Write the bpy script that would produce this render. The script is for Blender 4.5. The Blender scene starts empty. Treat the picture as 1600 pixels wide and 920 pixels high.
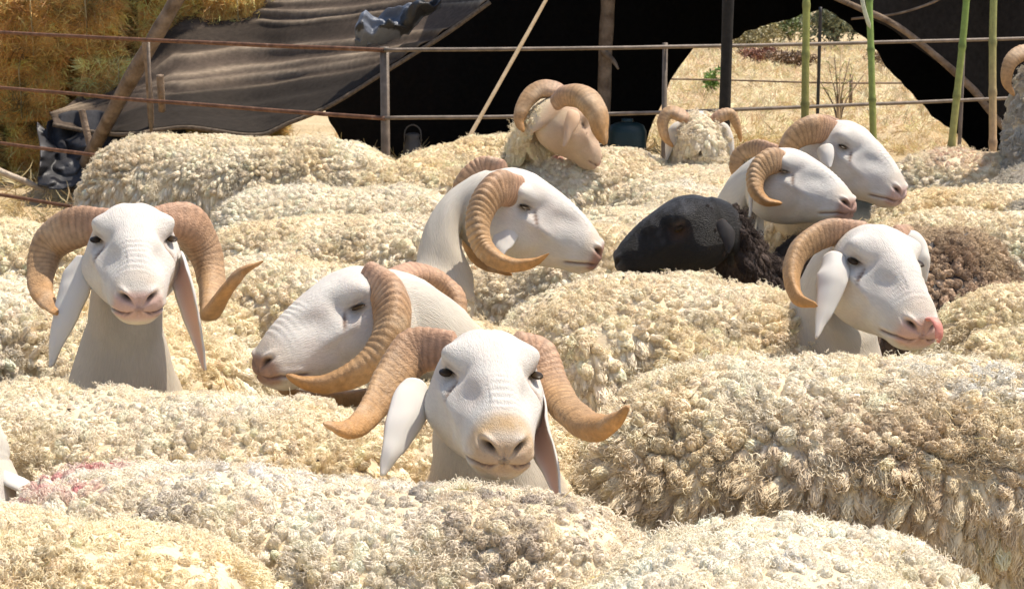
import bpy, math, random
import numpy as np
from mathutils import Vector, Matrix

# ------------------------------------------------------------------ camera, sky, sun, exposure
SC = bpy.context.scene
COL = SC.collection
FPX = 2986.0                      # focal length in pixels of a 1600 px wide picture
CAM_H, PITCH = 1.56, math.radians(10.12)
cam = bpy.data.cameras.new('camera')
cam.sensor_width = 36.0; cam.lens = FPX / 1600 * 36
cam.clip_start = 0.05; cam.clip_end = 2000
cam.dof.use_dof = True; cam.dof.focus_distance = 3.6; cam.dof.aperture_fstop = 28
cam_o = bpy.data.objects.new('camera', cam); COL.objects.link(cam_o)
cam_o.location = (0, 0, CAM_H); cam_o.rotation_euler = (math.pi/2 - PITCH, 0, 0)
SC.camera = cam_o

SUN_DIR = Vector((0.38, 0.17, 0.90)).normalized()      # towards the sun
sun = bpy.data.lights.new('sun', 'SUN'); sun.energy = 4.6; sun.angle = math.radians(0.5); sun.color = (1.0, 0.91, 0.78)
sun_o = bpy.data.objects.new('sun', sun); COL.objects.link(sun_o)
sun_o.rotation_euler = SUN_DIR.to_track_quat('Z', 'Y').to_euler(); sun_o.location = (3, -2, 12)
world = bpy.data.worlds.new('World'); SC.world = world; world.use_nodes = True
nt = world.node_tree; bg = nt.nodes['Background']
sky = nt.nodes.new('ShaderNodeTexSky'); sky.sky_type = 'NISHITA'; sky.sun_disc = False
sky.sun_elevation = math.asin(SUN_DIR.z); sky.sun_rotation = math.atan2(SUN_DIR.x, SUN_DIR.y)
sky.dust_density = 2.5
nt.links.new(sky.outputs[0], bg.inputs[0]); bg.inputs[1].default_value = 0.145
SC.view_settings.view_transform = 'Standard'; SC.view_settings.look = 'None'
SC.view_settings.exposure = 0.31; SC.view_settings.gamma = 1.0
SC.cycles.max_bounces = 8; SC.cycles.diffuse_bounces = 5; SC.cycles.glossy_bounces = 2
SC.cycles.use_denoising = True

# ------------------------------------------------------------------ helpers
rng = np.random.default_rng(7)
F_ = np.array([0, math.cos(PITCH), -math.sin(PITCH)]); U_ = np.array([0, math.sin(PITCH), math.cos(PITCH)]); R_ = np.array([1., 0, 0])
C_ = np.array([0, 0, CAM_H])
def ray(px, py): return F_ + (px-800)/FPX*R_ - (py-460)/FPX*U_
def P(px, py, d): return C_ + d*ray(px, py)
def PZ(px, py, z):
    r = ray(px, py); return C_ + r*((z-CAM_H)/r[2])
def nrm(a):
    a = np.asarray(a, float); return a/np.maximum(np.linalg.norm(a, axis=-1, keepdims=True), 1e-9)

def _hash(i, j, k, s):
    h = (i*374761393 + j*668265263 + k*2147483647*3 + s*974634777) & 0xffffffff
    h = ((h ^ (h >> 13))*1274126177) & 0xffffffff
    h = (h ^ (h >> 16))*2246822519 & 0xffffffff
    return ((h ^ (h >> 15)) & 0xffff)/65535.0
def vnoise(p, scale=1.0, seed=0):            # smooth value noise, -1..1
    p = np.asarray(p, float)*scale; i = np.floor(p).astype(np.int64); f = p-i; f = f*f*(3-2*f); r = 0
    for a in (0, 1):
        for b in (0, 1):
            for c in (0, 1):
                w = (f[..., 0] if a else 1-f[..., 0])*(f[..., 1] if b else 1-f[..., 1])*(f[..., 2] if c else 1-f[..., 2])
                r = r + w*_hash(i[..., 0]+a, i[..., 1]+b, i[..., 2]+c, seed)
    return r*2-1
def fbm(p, scale, seed=0, n=3): return sum(vnoise(p, scale*2**k, seed+k)/2**k for k in range(n))/1.5
def sstep(a, b, x):
    t = np.clip((x-a)/(b-a), 0, 1); return t*t*(3-2*t)
def catmull(pts, n):
    pts = np.asarray(pts, float); p = np.vstack([2*pts[0]-pts[1], pts, 2*pts[-1]-pts[-2]])
    t = np.linspace(0, len(pts)-1-1e-9, n); i = t.astype(int); f = (t-i)[:, None]
    a, b, c, d = p[i], p[i+1], p[i+2], p[i+3]
    return .5*((2*b)+(c-a)*f+(2*a-5*b+4*c-d)*f*f+(3*b-a-3*c+d)*f**3)

def new_mesh(name, verts, faces, mat=None, parent=None, smooth=True, col=None, loc=None):
    me = bpy.data.meshes.new(name); me.from_pydata([tuple(v) for v in verts], [], [tuple(f) for f in faces])
    if smooth: me.polygons.foreach_set('use_smooth', [True]*len(me.polygons))
    if col is not None:
        ca = me.color_attributes.new('col', 'FLOAT_COLOR', 'POINT')
        ca.data.foreach_set('color', np.hstack([col, np.ones((len(col), 1))]).astype(np.float32).ravel())
    if mat: me.materials.append(mat)
    o = bpy.data.objects.new(name, me); COL.objects.link(o)
    if parent is not None: o.parent = parent
    if loc is not None: o.location = loc
    return o
def tag(o, label=None, cat=None, group=None, kind=None):
    for k, v in (('label', label), ('category', cat), ('group', group), ('kind', kind)):
        if v: o[k] = v
    return o
def empty(name, loc, label, cat, group=None):
    o = bpy.data.objects.new(name, None); COL.objects.link(o); o.location = loc; o.empty_display_size = .1
    return tag(o, label, cat, group)
def grid_faces(n, m, closed=True, off=0, cap0=False, cap1=False):   # n rings of m verts
    i, j = np.meshgrid(np.arange(n-1), np.arange(m if closed else m-1), indexing='ij'); j2 = (j+1) % m
    f = np.stack([i*m+j, i*m+j2, (i+1)*m+j2, (i+1)*m+j], -1).reshape(-1, 4)+off
    f = [tuple(x) for x in f.tolist()]
    if cap0: f.append(tuple(range(off+m-1, off-1, -1)))
    if cap1: f.append(tuple(range(off+(n-1)*m, off+n*m)))
    return f
def frames(c, hint=(0, 0, 1)):                 # parallel transport frames along centres c
    t = nrm(np.gradient(c, axis=0)); a = np.asarray(hint, float); a = nrm(a-t[0]*np.dot(a, t[0])); A = [a]
    for k in range(1, len(c)):
        a = A[-1]-t[k]*np.dot(A[-1], t[k]); A.append(nrm(a))
    A = np.array(A); return t, A, np.cross(t, A)
def tube(c, r, m=8, hint=(0, 0, 1), flat=1.0):
    c = np.asarray(c, float); r = np.broadcast_to(np.asarray(r, float), (len(c),))
    t, A, B = frames(c, hint); th = np.arange(m)/m*2*math.pi
    v = c[:, None]+(A[:, None]*np.cos(th)[None, :, None]+B[:, None]*np.sin(th)[None, :, None]*flat)*r[:, None, None]
    return v.reshape(-1, 3), grid_faces(len(c), m, cap0=True, cap1=True)
class MB:                                       # collects shapes into one mesh
    def __init__(s): s.v = []; s.f = []; s.n = 0; s.c = []
    def add(s, v, f, col=None):
        s.v.append(np.asarray(v)); s.f += [tuple(k+s.n for k in q) for q in f]; s.n += len(v)
        if col is not None: s.c.append(np.broadcast_to(col, (len(v), 3)))
    def build(s, name, mat=None, parent=None, **k):
        return new_mesh(name, np.vstack(s.v), s.f, mat, parent, col=np.vstack(s.c) if s.c else None, **k)

# ------------------------------------------------------------------ materials
def nodes_of(name):
    m = bpy.data.materials.new(name); m.use_nodes = True; n = m.node_tree.nodes; l = m.node_tree.links
    return m, n, l, n['Principled BSDF']
def noise_node(n, l, scale, detail=4, coord='Object', rough=.55):
    tc = n.new('ShaderNodeTexCoord'); x = n.new('ShaderNodeTexNoise'); x.inputs['Scale'].default_value = scale
    x.inputs['Detail'].default_value = detail; x.inputs['Roughness'].default_value = rough; l.new(tc.outputs[coord], x.inputs['Vector']); return x
def ramp(n, l, src, stops):
    r = n.new('ShaderNodeValToRGB'); l.new(src, r.inputs[0]); e = r.color_ramp.elements
    while len(e) < len(stops): e.new(.5)
    for q, (p, c) in zip(e, stops): q.position = p; q.color = (*c, 1)
    return r
def bump(n, l, b, src, dist, strength=1.0):
    k = n.new('ShaderNodeBump'); k.inputs['Distance'].default_value = dist; k.inputs['Strength'].default_value = strength
    l.new(src, k.inputs['Height']); l.new(k.outputs[0], b.inputs['Normal']); return k
def mult(n, l, a, b_, fac=1.0):
    x = n.new('ShaderNodeMix'); x.data_type = 'RGBA'; x.blend_type = 'MULTIPLY'; x.inputs[0].default_value = fac
    l.new(a, x.inputs[6]); l.new(b_, x.inputs[7]); return x.outputs[2]
def noisy(name, stops, scale, rough=.9, bscale=None, bdist=.01, detail=5, spec=.2, metallic=0):
    m, n, l, b = nodes_of(name); x = noise_node(n, l, scale, detail); r = ramp(n, l, x.outputs[0], stops)
    l.new(r.outputs[0], b.inputs['Base Color']); b.inputs['Roughness'].default_value = rough
    b.inputs['Specular IOR Level'].default_value = spec; b.inputs['Metallic'].default_value = metallic
    y = noise_node(n, l, bscale or scale*4, 6); bump(n, l, b, y.outputs[0], bdist); return m
def attr_mat(name, rough=.8, nscale=120, namt=.15, bscale=300, bdist=.002, spec=.25, sss=0.0, stretch=None):
    m, n, l, b = nodes_of(name); a = n.new('ShaderNodeAttribute'); a.attribute_name = 'col'
    x = noise_node(n, l, nscale, 3); r = ramp(n, l, x.outputs[0], [(.3, (1-namt,)*3), (.7, (1, 1, 1))])
    l.new(mult(n, l, a.outputs['Color'], r.outputs[0]), b.inputs['Base Color'])
    b.inputs['Roughness'].default_value = rough; b.inputs['Specular IOR Level'].default_value = spec
    if sss: b.inputs['Subsurface Weight'].default_value = sss; b.inputs['Subsurface Radius'].default_value = (.012, .006, .003); b.inputs['Subsurface Scale'].default_value = 1
    y = noise_node(n, l, bscale, 3); bump(n, l, b, y.outputs[0], bdist); return m
def wool_mat():
    m, n, l, b = nodes_of('wool_lock'); a = n.new('ShaderNodeAttribute'); a.attribute_type = 'INSTANCER'; a.attribute_name = 'lc'
    x = noise_node(n, l, 3.5, 4); r = ramp(n, l, x.outputs[0], [(.3, (.92, .89, .83)), (.65, (1, 1, 1))])
    l.new(mult(n, l, a.outputs['Color'], r.outputs[0]), b.inputs['Base Color'])
    b.inputs['Roughness'].default_value = 1; b.inputs['Specular IOR Level'].default_value = .05
    return m
M_WOOL = wool_mat()
M_SKIN = attr_mat('short_hair', .8, 110, .10, 300, .0012, .15, sss=.10)
_n, _l = M_SKIN.node_tree.nodes, M_SKIN.node_tree.links; _a = _n.new('ShaderNodeAttribute'); _a.attribute_name = 'hair'
for _x in [q for q in _n if q.type == 'TEX_NOISE']: _l.new(_a.outputs['Vector'], _x.inputs['Vector']); _x.inputs['Scale'].default_value = 520 if _x.inputs['Scale'].default_value > 200 else 300
for _x in [q for q in _n if q.type == 'BUMP']: _x.inputs['Distance'].default_value = .0020
M_BLACKHAIR = M_SKIN.copy(); M_BLACKHAIR.name = 'black_hair'
for _x in M_BLACKHAIR.node_tree.nodes:
    if _x.type == 'BSDF_PRINCIPLED': _x.inputs['Roughness'].default_value = .5; _x.inputs['Specular IOR Level'].default_value = .30; _x.inputs['Subsurface Weight'].default_value = 0
    if _x.type == 'BUMP': _x.inputs['Distance'].default_value = .006
M_HORN = attr_mat('horn', .5, 90, .30, 260, .002, .35)
M_EYE = nodes_of('eye')[0]; _b = M_EYE.node_tree.nodes['Principled BSDF']; _b.inputs['Base Color'].default_value = (.03, .018, .008, 1); _b.inputs['Roughness'].default_value = .35; _b.inputs['Specular IOR Level'].default_value = .12
M_TONGUE = noisy('tongue', [(.3, (.55, .2, .16)), (.7, (.65, .3, .24))], 60, .45, 200, .001)

# ------------------------------------------------------------------ wool locks and fleece instancing
def lock_mesh(seed):                            # unit height, about unit width: a rounded curl of crimped strands wound in fine fibres
    r = np.random.default_rng(seed); mb = MB(); ns = 4
    twist = r.uniform(-1, 1)*1.8; lean = r.uniform(-.3, .3, 2)
    for k in range(ns):
        n = 10; t = np.linspace(0, 1, n); ph = k/ns*2*math.pi+r.uniform(0, 1); spread = .30*np.sin(np.pi*np.clip(t*.72+.25, 0, 1)); ang = ph+twist*t
        ln = r.uniform(.78, .98); hook = r.uniform(.05, .30); hd = r.uniform(0, 6.28)
        cx = spread*np.cos(ang)+lean[0]*t**2+.05*np.sin(t*12+ph)+hook*np.cos(hd)*t**3
        cy = spread*np.sin(ang)+lean[1]*t**2+.05*np.cos(t*11+ph*2)+hook*np.sin(hd)*t**3
        cz = t*ln*1.4-hook*.5*t**5
        rad = .31*np.array([.80, .95, 1.0, 1.05, 1.08, 1.08, 1.04, .94, .72, .34])*r.uniform(.8, 1.15)*(1+.13*np.sin(t*34+ph))
        v, f = tube(np.stack([cx, cy, cz], 1), rad, 7, (1, 0, 0)); mb.add(v, f)
    for k in range(46):                         # fine crimped fibres curling over the top
        n = 8; t = np.linspace(0, 1, n); a = r.uniform(0, 6.28)+r.choice([-1, 1])*r.uniform(.6, 2.4)*t; th = np.pi*np.clip(.34+.62*t*r.uniform(.7, 1.1), 0, .97)
        q = r.uniform(.50, .64)*np.sin(th)**.7; z = .80-.72*np.cos(th)*r.uniform(.85, 1.05)
        w = .045*np.sin(t*r.uniform(14, 24)+k); c = np.stack([(q+w)*np.cos(a)+lean[0]*t, (q+w)*np.sin(a)+lean[1]*t, z+.04*np.cos(t*17+k)], 1)
        if k % 6 == 0: c[-1] += r.normal(0, .16, 3)+[0, 0, .05]
        v, f = tube(c, np.array([.022, .032, .036, .036, .034, .030, .024, .010]), 3, (1, 0, 0)); mb.add(v, f)
    v = np.vstack(mb.v); v = v+.07*np.stack([vnoise(v, 3.5, seed+q) for q in range(3)], 1)
    v[:, 2] /= 1.4
    me = bpy.data.meshes.new('wool_lock'); me.from_pydata(v.tolist(), [], mb.f); me.polygons.foreach_set('use_smooth', [True]*len(me.polygons))
    me.materials.append(M_WOOL); return bpy.data.objects.new('wool_lock', me)
LOCKS = bpy.data.collections.new('wool_locks')
def mat_mesh(seed):                             # loose crimped fibres lying across neighbouring locks
    r = np.random.default_rng(seed); mb = MB()
    for k in range(70):
        n = 9; t = np.linspace(0, 1, n); a = r.uniform(0, 6.28)+np.cumsum(r.normal(0, .9, n)); st = r.uniform(.08, .17); q = r.uniform(-1.25, 1.25, 2)
        x = q[0]+np.cumsum(np.cos(a))*st; y = q[1]+np.cumsum(np.sin(a))*st; z = r.uniform(.45, .98)+.12*np.sin(t*r.uniform(5, 14)+k)-.10*(x*x+y*y)/2
        v, f = tube(np.stack([x, y, z], 1), np.array([.014, .024, .027, .027, .027, .026, .024, .018, .008]), 3, (0, 0, 1)); mb.add(v, f)
    me = bpy.data.meshes.new('wool_lock'); me.from_pydata(np.vstack(mb.v).tolist(), [], mb.f); me.polygons.foreach_set('use_smooth', [True]*len(me.polygons))
    me.materials.append(M_WOOL); return bpy.data.objects.new('wool_lock', me)
for s in range(8): LOCKS.objects.link(lock_mesh(100+s))
for s in range(3): LOCKS.objects.link(mat_mesh(140+s))

def make_scatter(name, coll):
    g = bpy.data.node_groups.new(name, 'GeometryNodeTree')
    g.interface.new_socket('Geometry', in_out='INPUT', socket_type='NodeSocketGeometry')
    g.interface.new_socket('Geometry', in_out='OUTPUT', socket_type='NodeSocketGeometry')
    n, l = g.nodes, g.links; i = n.new('NodeGroupInput'); o = n.new('NodeGroupOutput')
    ip = n.new('GeometryNodeInstanceOnPoints'); ci = n.new('GeometryNodeCollectionInfo'); ci.inputs[0].default_value = coll
    ci.inputs['Separate Children'].default_value = True; ci.inputs['Reset Children'].default_value = True; ci.transform_space = 'ORIGINAL'
    def at(nm, tp):
        a = n.new('GeometryNodeInputNamedAttribute'); a.data_type = tp; a.inputs[0].default_value = nm; return a.outputs[0]
    l.new(i.outputs[0], ip.inputs['Points']); l.new(ci.outputs[0], ip.inputs['Instance']); ip.inputs['Pick Instance'].default_value = True
    l.new(at('pick', 'INT'), ip.inputs['Instance Index']); l.new(at('scl', 'FLOAT_VECTOR'), ip.inputs['Scale'])
    e = n.new('FunctionNodeEulerToRotation'); l.new(at('rot', 'FLOAT_VECTOR'), e.inputs[0]); l.new(e.outputs[0], ip.inputs['Rotation'])
    l.new(ip.outputs[0], o.inputs[0]); return g
SCATTER = make_scatter('fleece_locks', LOCKS)
def eulers(z, spin):                           # XYZ eulers turning +Z onto z with a spin
    z = nrm(z); a = np.where(np.abs(z[:, 2:3]) < .95, np.array([[0, 0, 1.]]), np.array([[1., 0, 0]]))
    x = nrm(np.cross(a, z)); y = np.cross(z, x); c, s = np.cos(spin)[:, None], np.sin(spin)[:, None]
    x, y = x*c+y*s, y*c-x*s                    # columns x,y,z
    ry = np.arcsin(np.clip(-x[:, 2], -1, 1)); rx = np.arctan2(y[:, 2], z[:, 2]); rz = np.arctan2(x[:, 1], x[:, 0])
    return np.stack([rx, ry, rz], 1)
def scatter_obj(name, pts, z, scl, col, npick, parent=None, group=SCATTER, r=rng):
    me = bpy.data.meshes.new(name); me.vertices.add(len(pts)); me.vertices.foreach_set('co', pts.astype(np.float32).ravel())
    def put(nm, tp, arr, key='vector'):
        a = me.attributes.new(nm, tp, 'POINT'); a.data.foreach_set(key, arr.ravel())
    put('rot', 'FLOAT_VECTOR', eulers(z, r.uniform(0, 6.283, len(pts))).astype(np.float32))
    put('scl', 'FLOAT_VECTOR', scl.astype(np.float32)); put('lc', 'FLOAT_VECTOR', col.astype(np.float32))
    put('pick', 'INT', (r.integers(0, npick, len(pts)) if np.isscalar(npick) else npick).astype(np.int32), 'value')
    o = bpy.data.objects.new(name, me); COL.objects.link(o); o.parent = parent
    md = o.modifiers.new('locks', 'NODES'); md.node_group = group; o['kind'] = 'stuff'; return o

# ------------------------------------------------------------------ the ram: one lofted body from rump to muzzle
# torso profile: x along the back, half width, height above / below the axis
TORSO = np.array([[0, .02, .02, .02], [.012, .09, .085, .10], [.04, .15, .145, .17], [.09, .195, .20, .22], [.18, .225, .235, .25],
                  [.32, .24, .25, .26], [.50, .245, .25, .27], [.66, .235, .25, .265], [.78, .215, .24, .25], [.87, .185, .215, .235]])
# head profile: s along the face, half width, dorsal, ventral (metres)
HEAD = np.array([[0, .064, .050, .112], [.03, .079, .071, .122], [.06, .086, .080, .128], [.09, .088, .083, .126], [.12, .083, .081, .119],
                 [.15, .074, .076, .108], [.18, .066, .069, .095], [.21, .060, .059, .084], [.24, .055, .046, .075], [.262, .051, .034, .069],
                 [.280, .046, .021, .063], [.292, .038, .009, .054], [.299, .026, -.004, .043], [.302, .009, -.016, .028]])
def interp_rows(T, x): return np.stack([np.interp(x, T[:, 0], T[:, k]) for k in range(1, T.shape[1])], 1)
def smooth_interp(T, x):
    out = []
    for k in range(1, T.shape[1]):
        m = np.gradient(T[:, k], T[:, 0]); i = np.clip(np.searchsorted(T[:, 0], x)-1, 0, len(T)-2)
        h = T[i+1, 0]-T[i, 0]; t = (x-T[i, 0])/h
        out.append((2*t**3-3*t**2+1)*T[i, k]+(t**3-2*t**2+t)*h*m[i]+(-2*t**3+3*t**2)*T[i+1, k]+(t**3-t**2)*h*m[i+1])
    return np.stack(out, 1)
def slerp_frames(A, B, t):
    fl = np.array([[-1.], [1], [1]])               # right, up, forward is left-handed: flip to a proper rotation and back
    qa = Matrix((A*fl).T.tolist()).to_quaternion(); qb = Matrix((B*fl).T.tolist()).to_quaternion()
    return np.array([np.array(qa.slerp(qb, float(k)).to_matrix()).T*fl for k in t])   # rows: right, up, fwd
def G(x, s): return np.exp(-(x/s)**2)

def head_sculpt(u, v, s, white, nosec, seed, black=False, stain=.25):
    """displaces head-local points (metres, before scale) and returns them with their colours"""
    sg = np.sign(u); au = np.abs(u)
    # brow ridge over the orbit, cheek bone, masseter
    ev, es = .030, .108
    lat = au > .03
    brow = G(s-(es-.020), .024)*G(v-(ev+.026), .018)*lat; u = u+sg*.016*brow; v = v+.006*brow
    sock = G(s-(es+.004), .022)*G(v-(ev-.002), .014)*lat; u = u-sg*.0155*sock
    front = G(s-(es+.030), .016)*G(v-(ev+.012), .022)*(au > .02); u = u-sg*.009*front
    lid = G(s-es-.001, .019)*G(v-(ev+.0075-38*(s-es)**2*.25), .0046)*lat; u = u+sg*.0060*lid
    lid2 = G(s-es, .016)*G(v-(ev-.0080+30*(s-es)**2*.25), .0045)*lat; u = u+sg*.0042*lid2
    tear = G((s-es-.031)-(ev-v-.014)*.9, .0052)*G(v-(ev-.015), .016)*(au > .02); u = u-sg*.0055*tear
    cheek = G(s-.085, .05)*G(v+.05, .04); u = u+sg*.012*cheek
    jaw = G(s-.16-.5*(v+.07), .012)*G(v+.05, .03); u = u-sg*.003*jaw
    bone = G(s-.155, .045)*G(v-.003+.25*(s-.15), .011)*(au > .02); u = u+sg*.008*bone
    hollow = G(s-.195, .035)*G(v-.034, .018)*(au > .02); u = u-sg*.009*hollow
    v = v+.004*G(s-.06, .04)*G(u, .03)*(v > 0)-.003*G(s-.035, .03)*G(u, .012)*(v > 0)
    p_ = np.stack([u, v, s], 1)
    # nostrils: commas at the tip
    nu, nv, nsx = .0235, -.003, .287
    q_ = v-nv-.45*(au-nu); dn = ((au-nu)/.0105)**2+(q_/.0050)**2+((s-nsx)/.018)**2
    nos = np.exp(-dn); s = s-.015*nos; u = u-sg*.007*nos
    wing = np.exp(-(((au-nu-.003)/.015)**2+((q_-.0105)/.006)**2+((s-nsx+.002)/.014)**2)); s = s+.0045*wing; v = v+.004*wing
    wing2 = np.exp(-(((au-nu-.014)/.007)**2+((v-nv+.003)/.012)**2+((s-nsx+.006)/.014)**2)); u = u+sg*.004*wing2
    phil = G(u, .0030)*sstep(.28, .296, s)*(v < .0)*(v > -.030); s = s-.0035*phil
    mline = v-(-.031-.34*np.maximum(0, .284-s))
    mouth = G(mline, .0024)*sstep(.226, .240, s); u = u*(1-.13*mouth); s = s-.005*mouth*sstep(.27, .29, s)
    lip = (G(mline+.009, .006)+.7*G(mline-.009, .006))*sstep(.225, .25, s); u = u*(1+.06*lip)
    chin = G(s-.262, .02)*sstep(-.045, -.06, v); v = v-.004*chin
    wr = sstep(.165, .19, s)*(1-sstep(.250, .268, s))*(v > 0)*G(u, .045)*(.6+.8*vnoise(p_, 30, seed+2)); v = v+.0009*wr*np.sin(s*520+10*u*u*100+3*vnoise(p_, 25, seed))
    v = v+.0016*fbm(p_, 22, seed+7)*(v > 0); u = u*(1+.018*fbm(p_, 20, seed+8))
    # colours
    p = np.stack([u, v, s], 1); c = np.broadcast_to(white, p.shape).copy()
    def mix(c, col, w): return c*(1-w[:, None])+np.array(col)*w[:, None]
    if black:
        c = mix(c, (.055, .055, .06), np.clip(fbm(p, 75, seed)*1.5+.25*(v > .05), 0, 1)*.95*sstep(-.03, .05, v)); c = mix(c, (.10, .05, .03), .8*G(s-.11, .022)*G(v-.02, .016)*(au > .03)); c = mix(c, (.12, .11, .10), .7*sstep(.27, .295, s))  # grey mottling, with the coat's sheen on top painted into the colour
    else:
        c = mix(c, (.78, .66, .44), .45*np.clip(fbm(p, 18, seed)+.1, 0, 1)*sstep(.0, -.08, v))
        c = mix(c, (.66, .57, .42), .55*sstep(.055, .01, s)*np.clip(.8+fbm(p, 30, seed+2), 0, 1)); c = mix(c, (.66, .52, .44), .35*np.clip(fbm(p, 24, seed+21)+.1, 0, 1)); c = mix(c, (.52, .44, .33), .60*np.clip(fbm(p, 14, seed+6)+.05, 0, 1)*sstep(.05, -.04, v)); c = mix(c, (.50, .38, .29), .4*tear+.40*G(s-es, .026)*G(v-ev, .013)*(au > .03))
        pink = np.exp(-((np.maximum(0, .292-s)/.013)**2))*sstep(.016, .004, v)*sstep(-.056, -.038, v)
        c = mix(c, nosec, np.clip(pink*.9, 0, 1)); c = mix(c, (.42, .25, .2), .5*mouth)
        yel = np.clip(G(s-.268, .016)*sstep(-.06, .01, v)*stain+.25*stain*G(s-.285, .02), 0, .9)*np.clip(.8+.5*fbm(p, 40, seed+1), 0, 1); c = mix(c, (.56, .38, .20), yel); c = c*(1+.08*fbm(p, 38, seed+12)[:, None])
        c = mix(c, (.16, .09, .06), np.clip(tear*1.5-.45, 0, .85)); c = mix(c, (.14, .08, .06), .75*mouth*(s > .20))
    c = mix(c, (.02, .012, .01), np.clip(nos*1.6-.25, 0, 1))
    ring = G(s-es, .0165)*G(v-ev+12*(s-es)**2, .0052)*(au > .03); c = mix(c, (.05, .03, .02), np.clip(ring*1.5-.35, 0, 1)*.95); c = mix(c, (.28, .20, .15), .5*G(s-es-.002, .02)*G(v-ev-.0125, .0022)*(au > .03))
    return u, v, s, c

WHITE = np.array([.63, .60, .55])
def horn(name, pts, rad, parent, root, hint=(0, -1, 0), seed=0, ridge=1.0, n=150, tint=(1, 1, 1)):
    pts = np.asarray(pts, float); c = catmull(pts, n); r = np.interp(np.linspace(0, 1, n), np.linspace(0, 1, len(rad)), rad)
    r = np.convolve(np.pad(r, 6, 'edge'), np.ones(13)/13, 'valid')*np.minimum(1, (np.arange(n)[::-1]+1.5)/6)**.6
    arc = np.concatenate([[0], np.cumsum(np.linalg.norm(np.diff(c, axis=0), axis=1))]); L = arc[-1]
    t, A, B = frames(c, hint); m = 28; th = np.arange(m)/m*2*math.pi
    ph = arc+.006*vnoise(np.stack([arc*22, arc*0, arc*0], 1), 1, seed); per = .0125
    rd = np.abs(np.sin(np.pi*ph/per))**.7
    amp = ridge*.085*(1-sstep(.5, .95, arc/L))*(1+.5*vnoise(np.stack([arc*30, arc*0+3, arc*0], 1), 1, seed+1))
    prof = 1+.10*np.cos(3*th+.6)-.03*np.cos(2*th)
    rr = r[:, None]*prof[None]*(1+amp[:, None]*(rd[:, None]-.6)*(.6+.4*np.cos(th-1.0)[None]))
    v = c[:, None]+A[:, None]*(np.cos(th)[None, :, None]*rr[..., None])*1.0+B[:, None]*(np.sin(th)[None, :, None]*rr[..., None])*.72
    v = v.reshape(-1, 3); v = v+(.0022*fbm(v, 28, seed+3))[:, None]*nrm(v-np.repeat(c, m, 0)); q = (arc/L)[:, None]+0*th[None]
    base, mid, tip = np.array([.56, .33, .21]), np.array([.50, .31, .155]), np.array([.50, .26, .09])
    w1 = sstep(.0, .45, q)[..., None]; w2 = sstep(.5, 1., q)[..., None]
    cc = (base*(1-w1)+mid*w1)*(1-w2)+tip*w2
    cc = cc*(1-.42*((1-rd)*(1-sstep(.45, .8, arc/L)))[:, None, None])*(1+.16*fbm(v, 45, seed).reshape(n, m)[..., None])
    dirt = np.clip(fbm(v, 16, seed+15).reshape(n, m)*1.5-.1, 0, 1)[..., None]*.45; cc = cc*(1-dirt)+np.array([.24, .16, .10])*dirt; pale = np.clip(fbm(v, 22, seed+5).reshape(n, m)*1.3-.1, 0, 1)[..., None]*.4; cc = cc*(1-pale)+np.array([.70, .56, .40])*pale
    cc = cc*np.array(tint)
    return new_mesh(name, v-np.array(root), grid_faces(n, m, cap0=True, cap1=True), M_HORN, parent, col=cc.reshape(-1, 3))

def ear(name, pts, width, parent, root, facing, col_out=WHITE, col_in=(.62, .40, .31), cup=.55, n=44, black=False):
    """a drooping leaf-shaped ear; facing = direction the hollow inner side looks to"""
    c = catmull(np.asarray(pts, float), n); t = nrm(np.gradient(c, axis=0)); f = nrm(np.asarray(facing, float)); x = np.linspace(0, 1, n)
    wd = width*.5*(np.sin(np.pi*np.clip(x*.93+.07, 0, 1)**.72)**.8*(1-.35*x)+.0)+.002
    N = nrm(f[None]-t*(t@f)[:, None]); S = np.cross(t, N); m = 13; k = np.linspace(-1, 1, m)
    ang = k[None]*(cup*(1.25-.6*x))[:, None]*1.5
    R = wd[:, None]/np.maximum(np.sin(cup*(1.25-.6*x)*1.2), .2)[:, None]*.9
    lat = np.sin(ang)*R; dep = (1-np.cos(ang))*R; th = .0022+.0022*(1-np.abs(k))[None]*(1-.5*x)[:, None]
    inner = c[:, None]+S[:, None]*lat[..., None]+N[:, None]*(dep+th)[..., None]
    outer = c[:, None]+S[:, None]*lat[..., None]+N[:, None]*(dep-th)[..., None]
    ring = np.concatenate([inner, outer[:, ::-1]], 1); v = ring.reshape(-1, 3)
    v = v+.002*np.stack([vnoise(v, 40, q) for q in range(3)], 1)
    w = np.zeros((n, 2*m)); w[:, :m] = (1-np.abs(k)[None]**3)*sstep(0, .15, x)[:, None]
    cc = np.array(col_out)*(1-w[..., None])+np.array(col_in)*w[..., None]
    return new_mesh(name, v-np.array(root), grid_faces(n, 2*m, cap0=True, cap1=True), M_SKIN, parent, col=cc.reshape(-1, 3))

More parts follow.
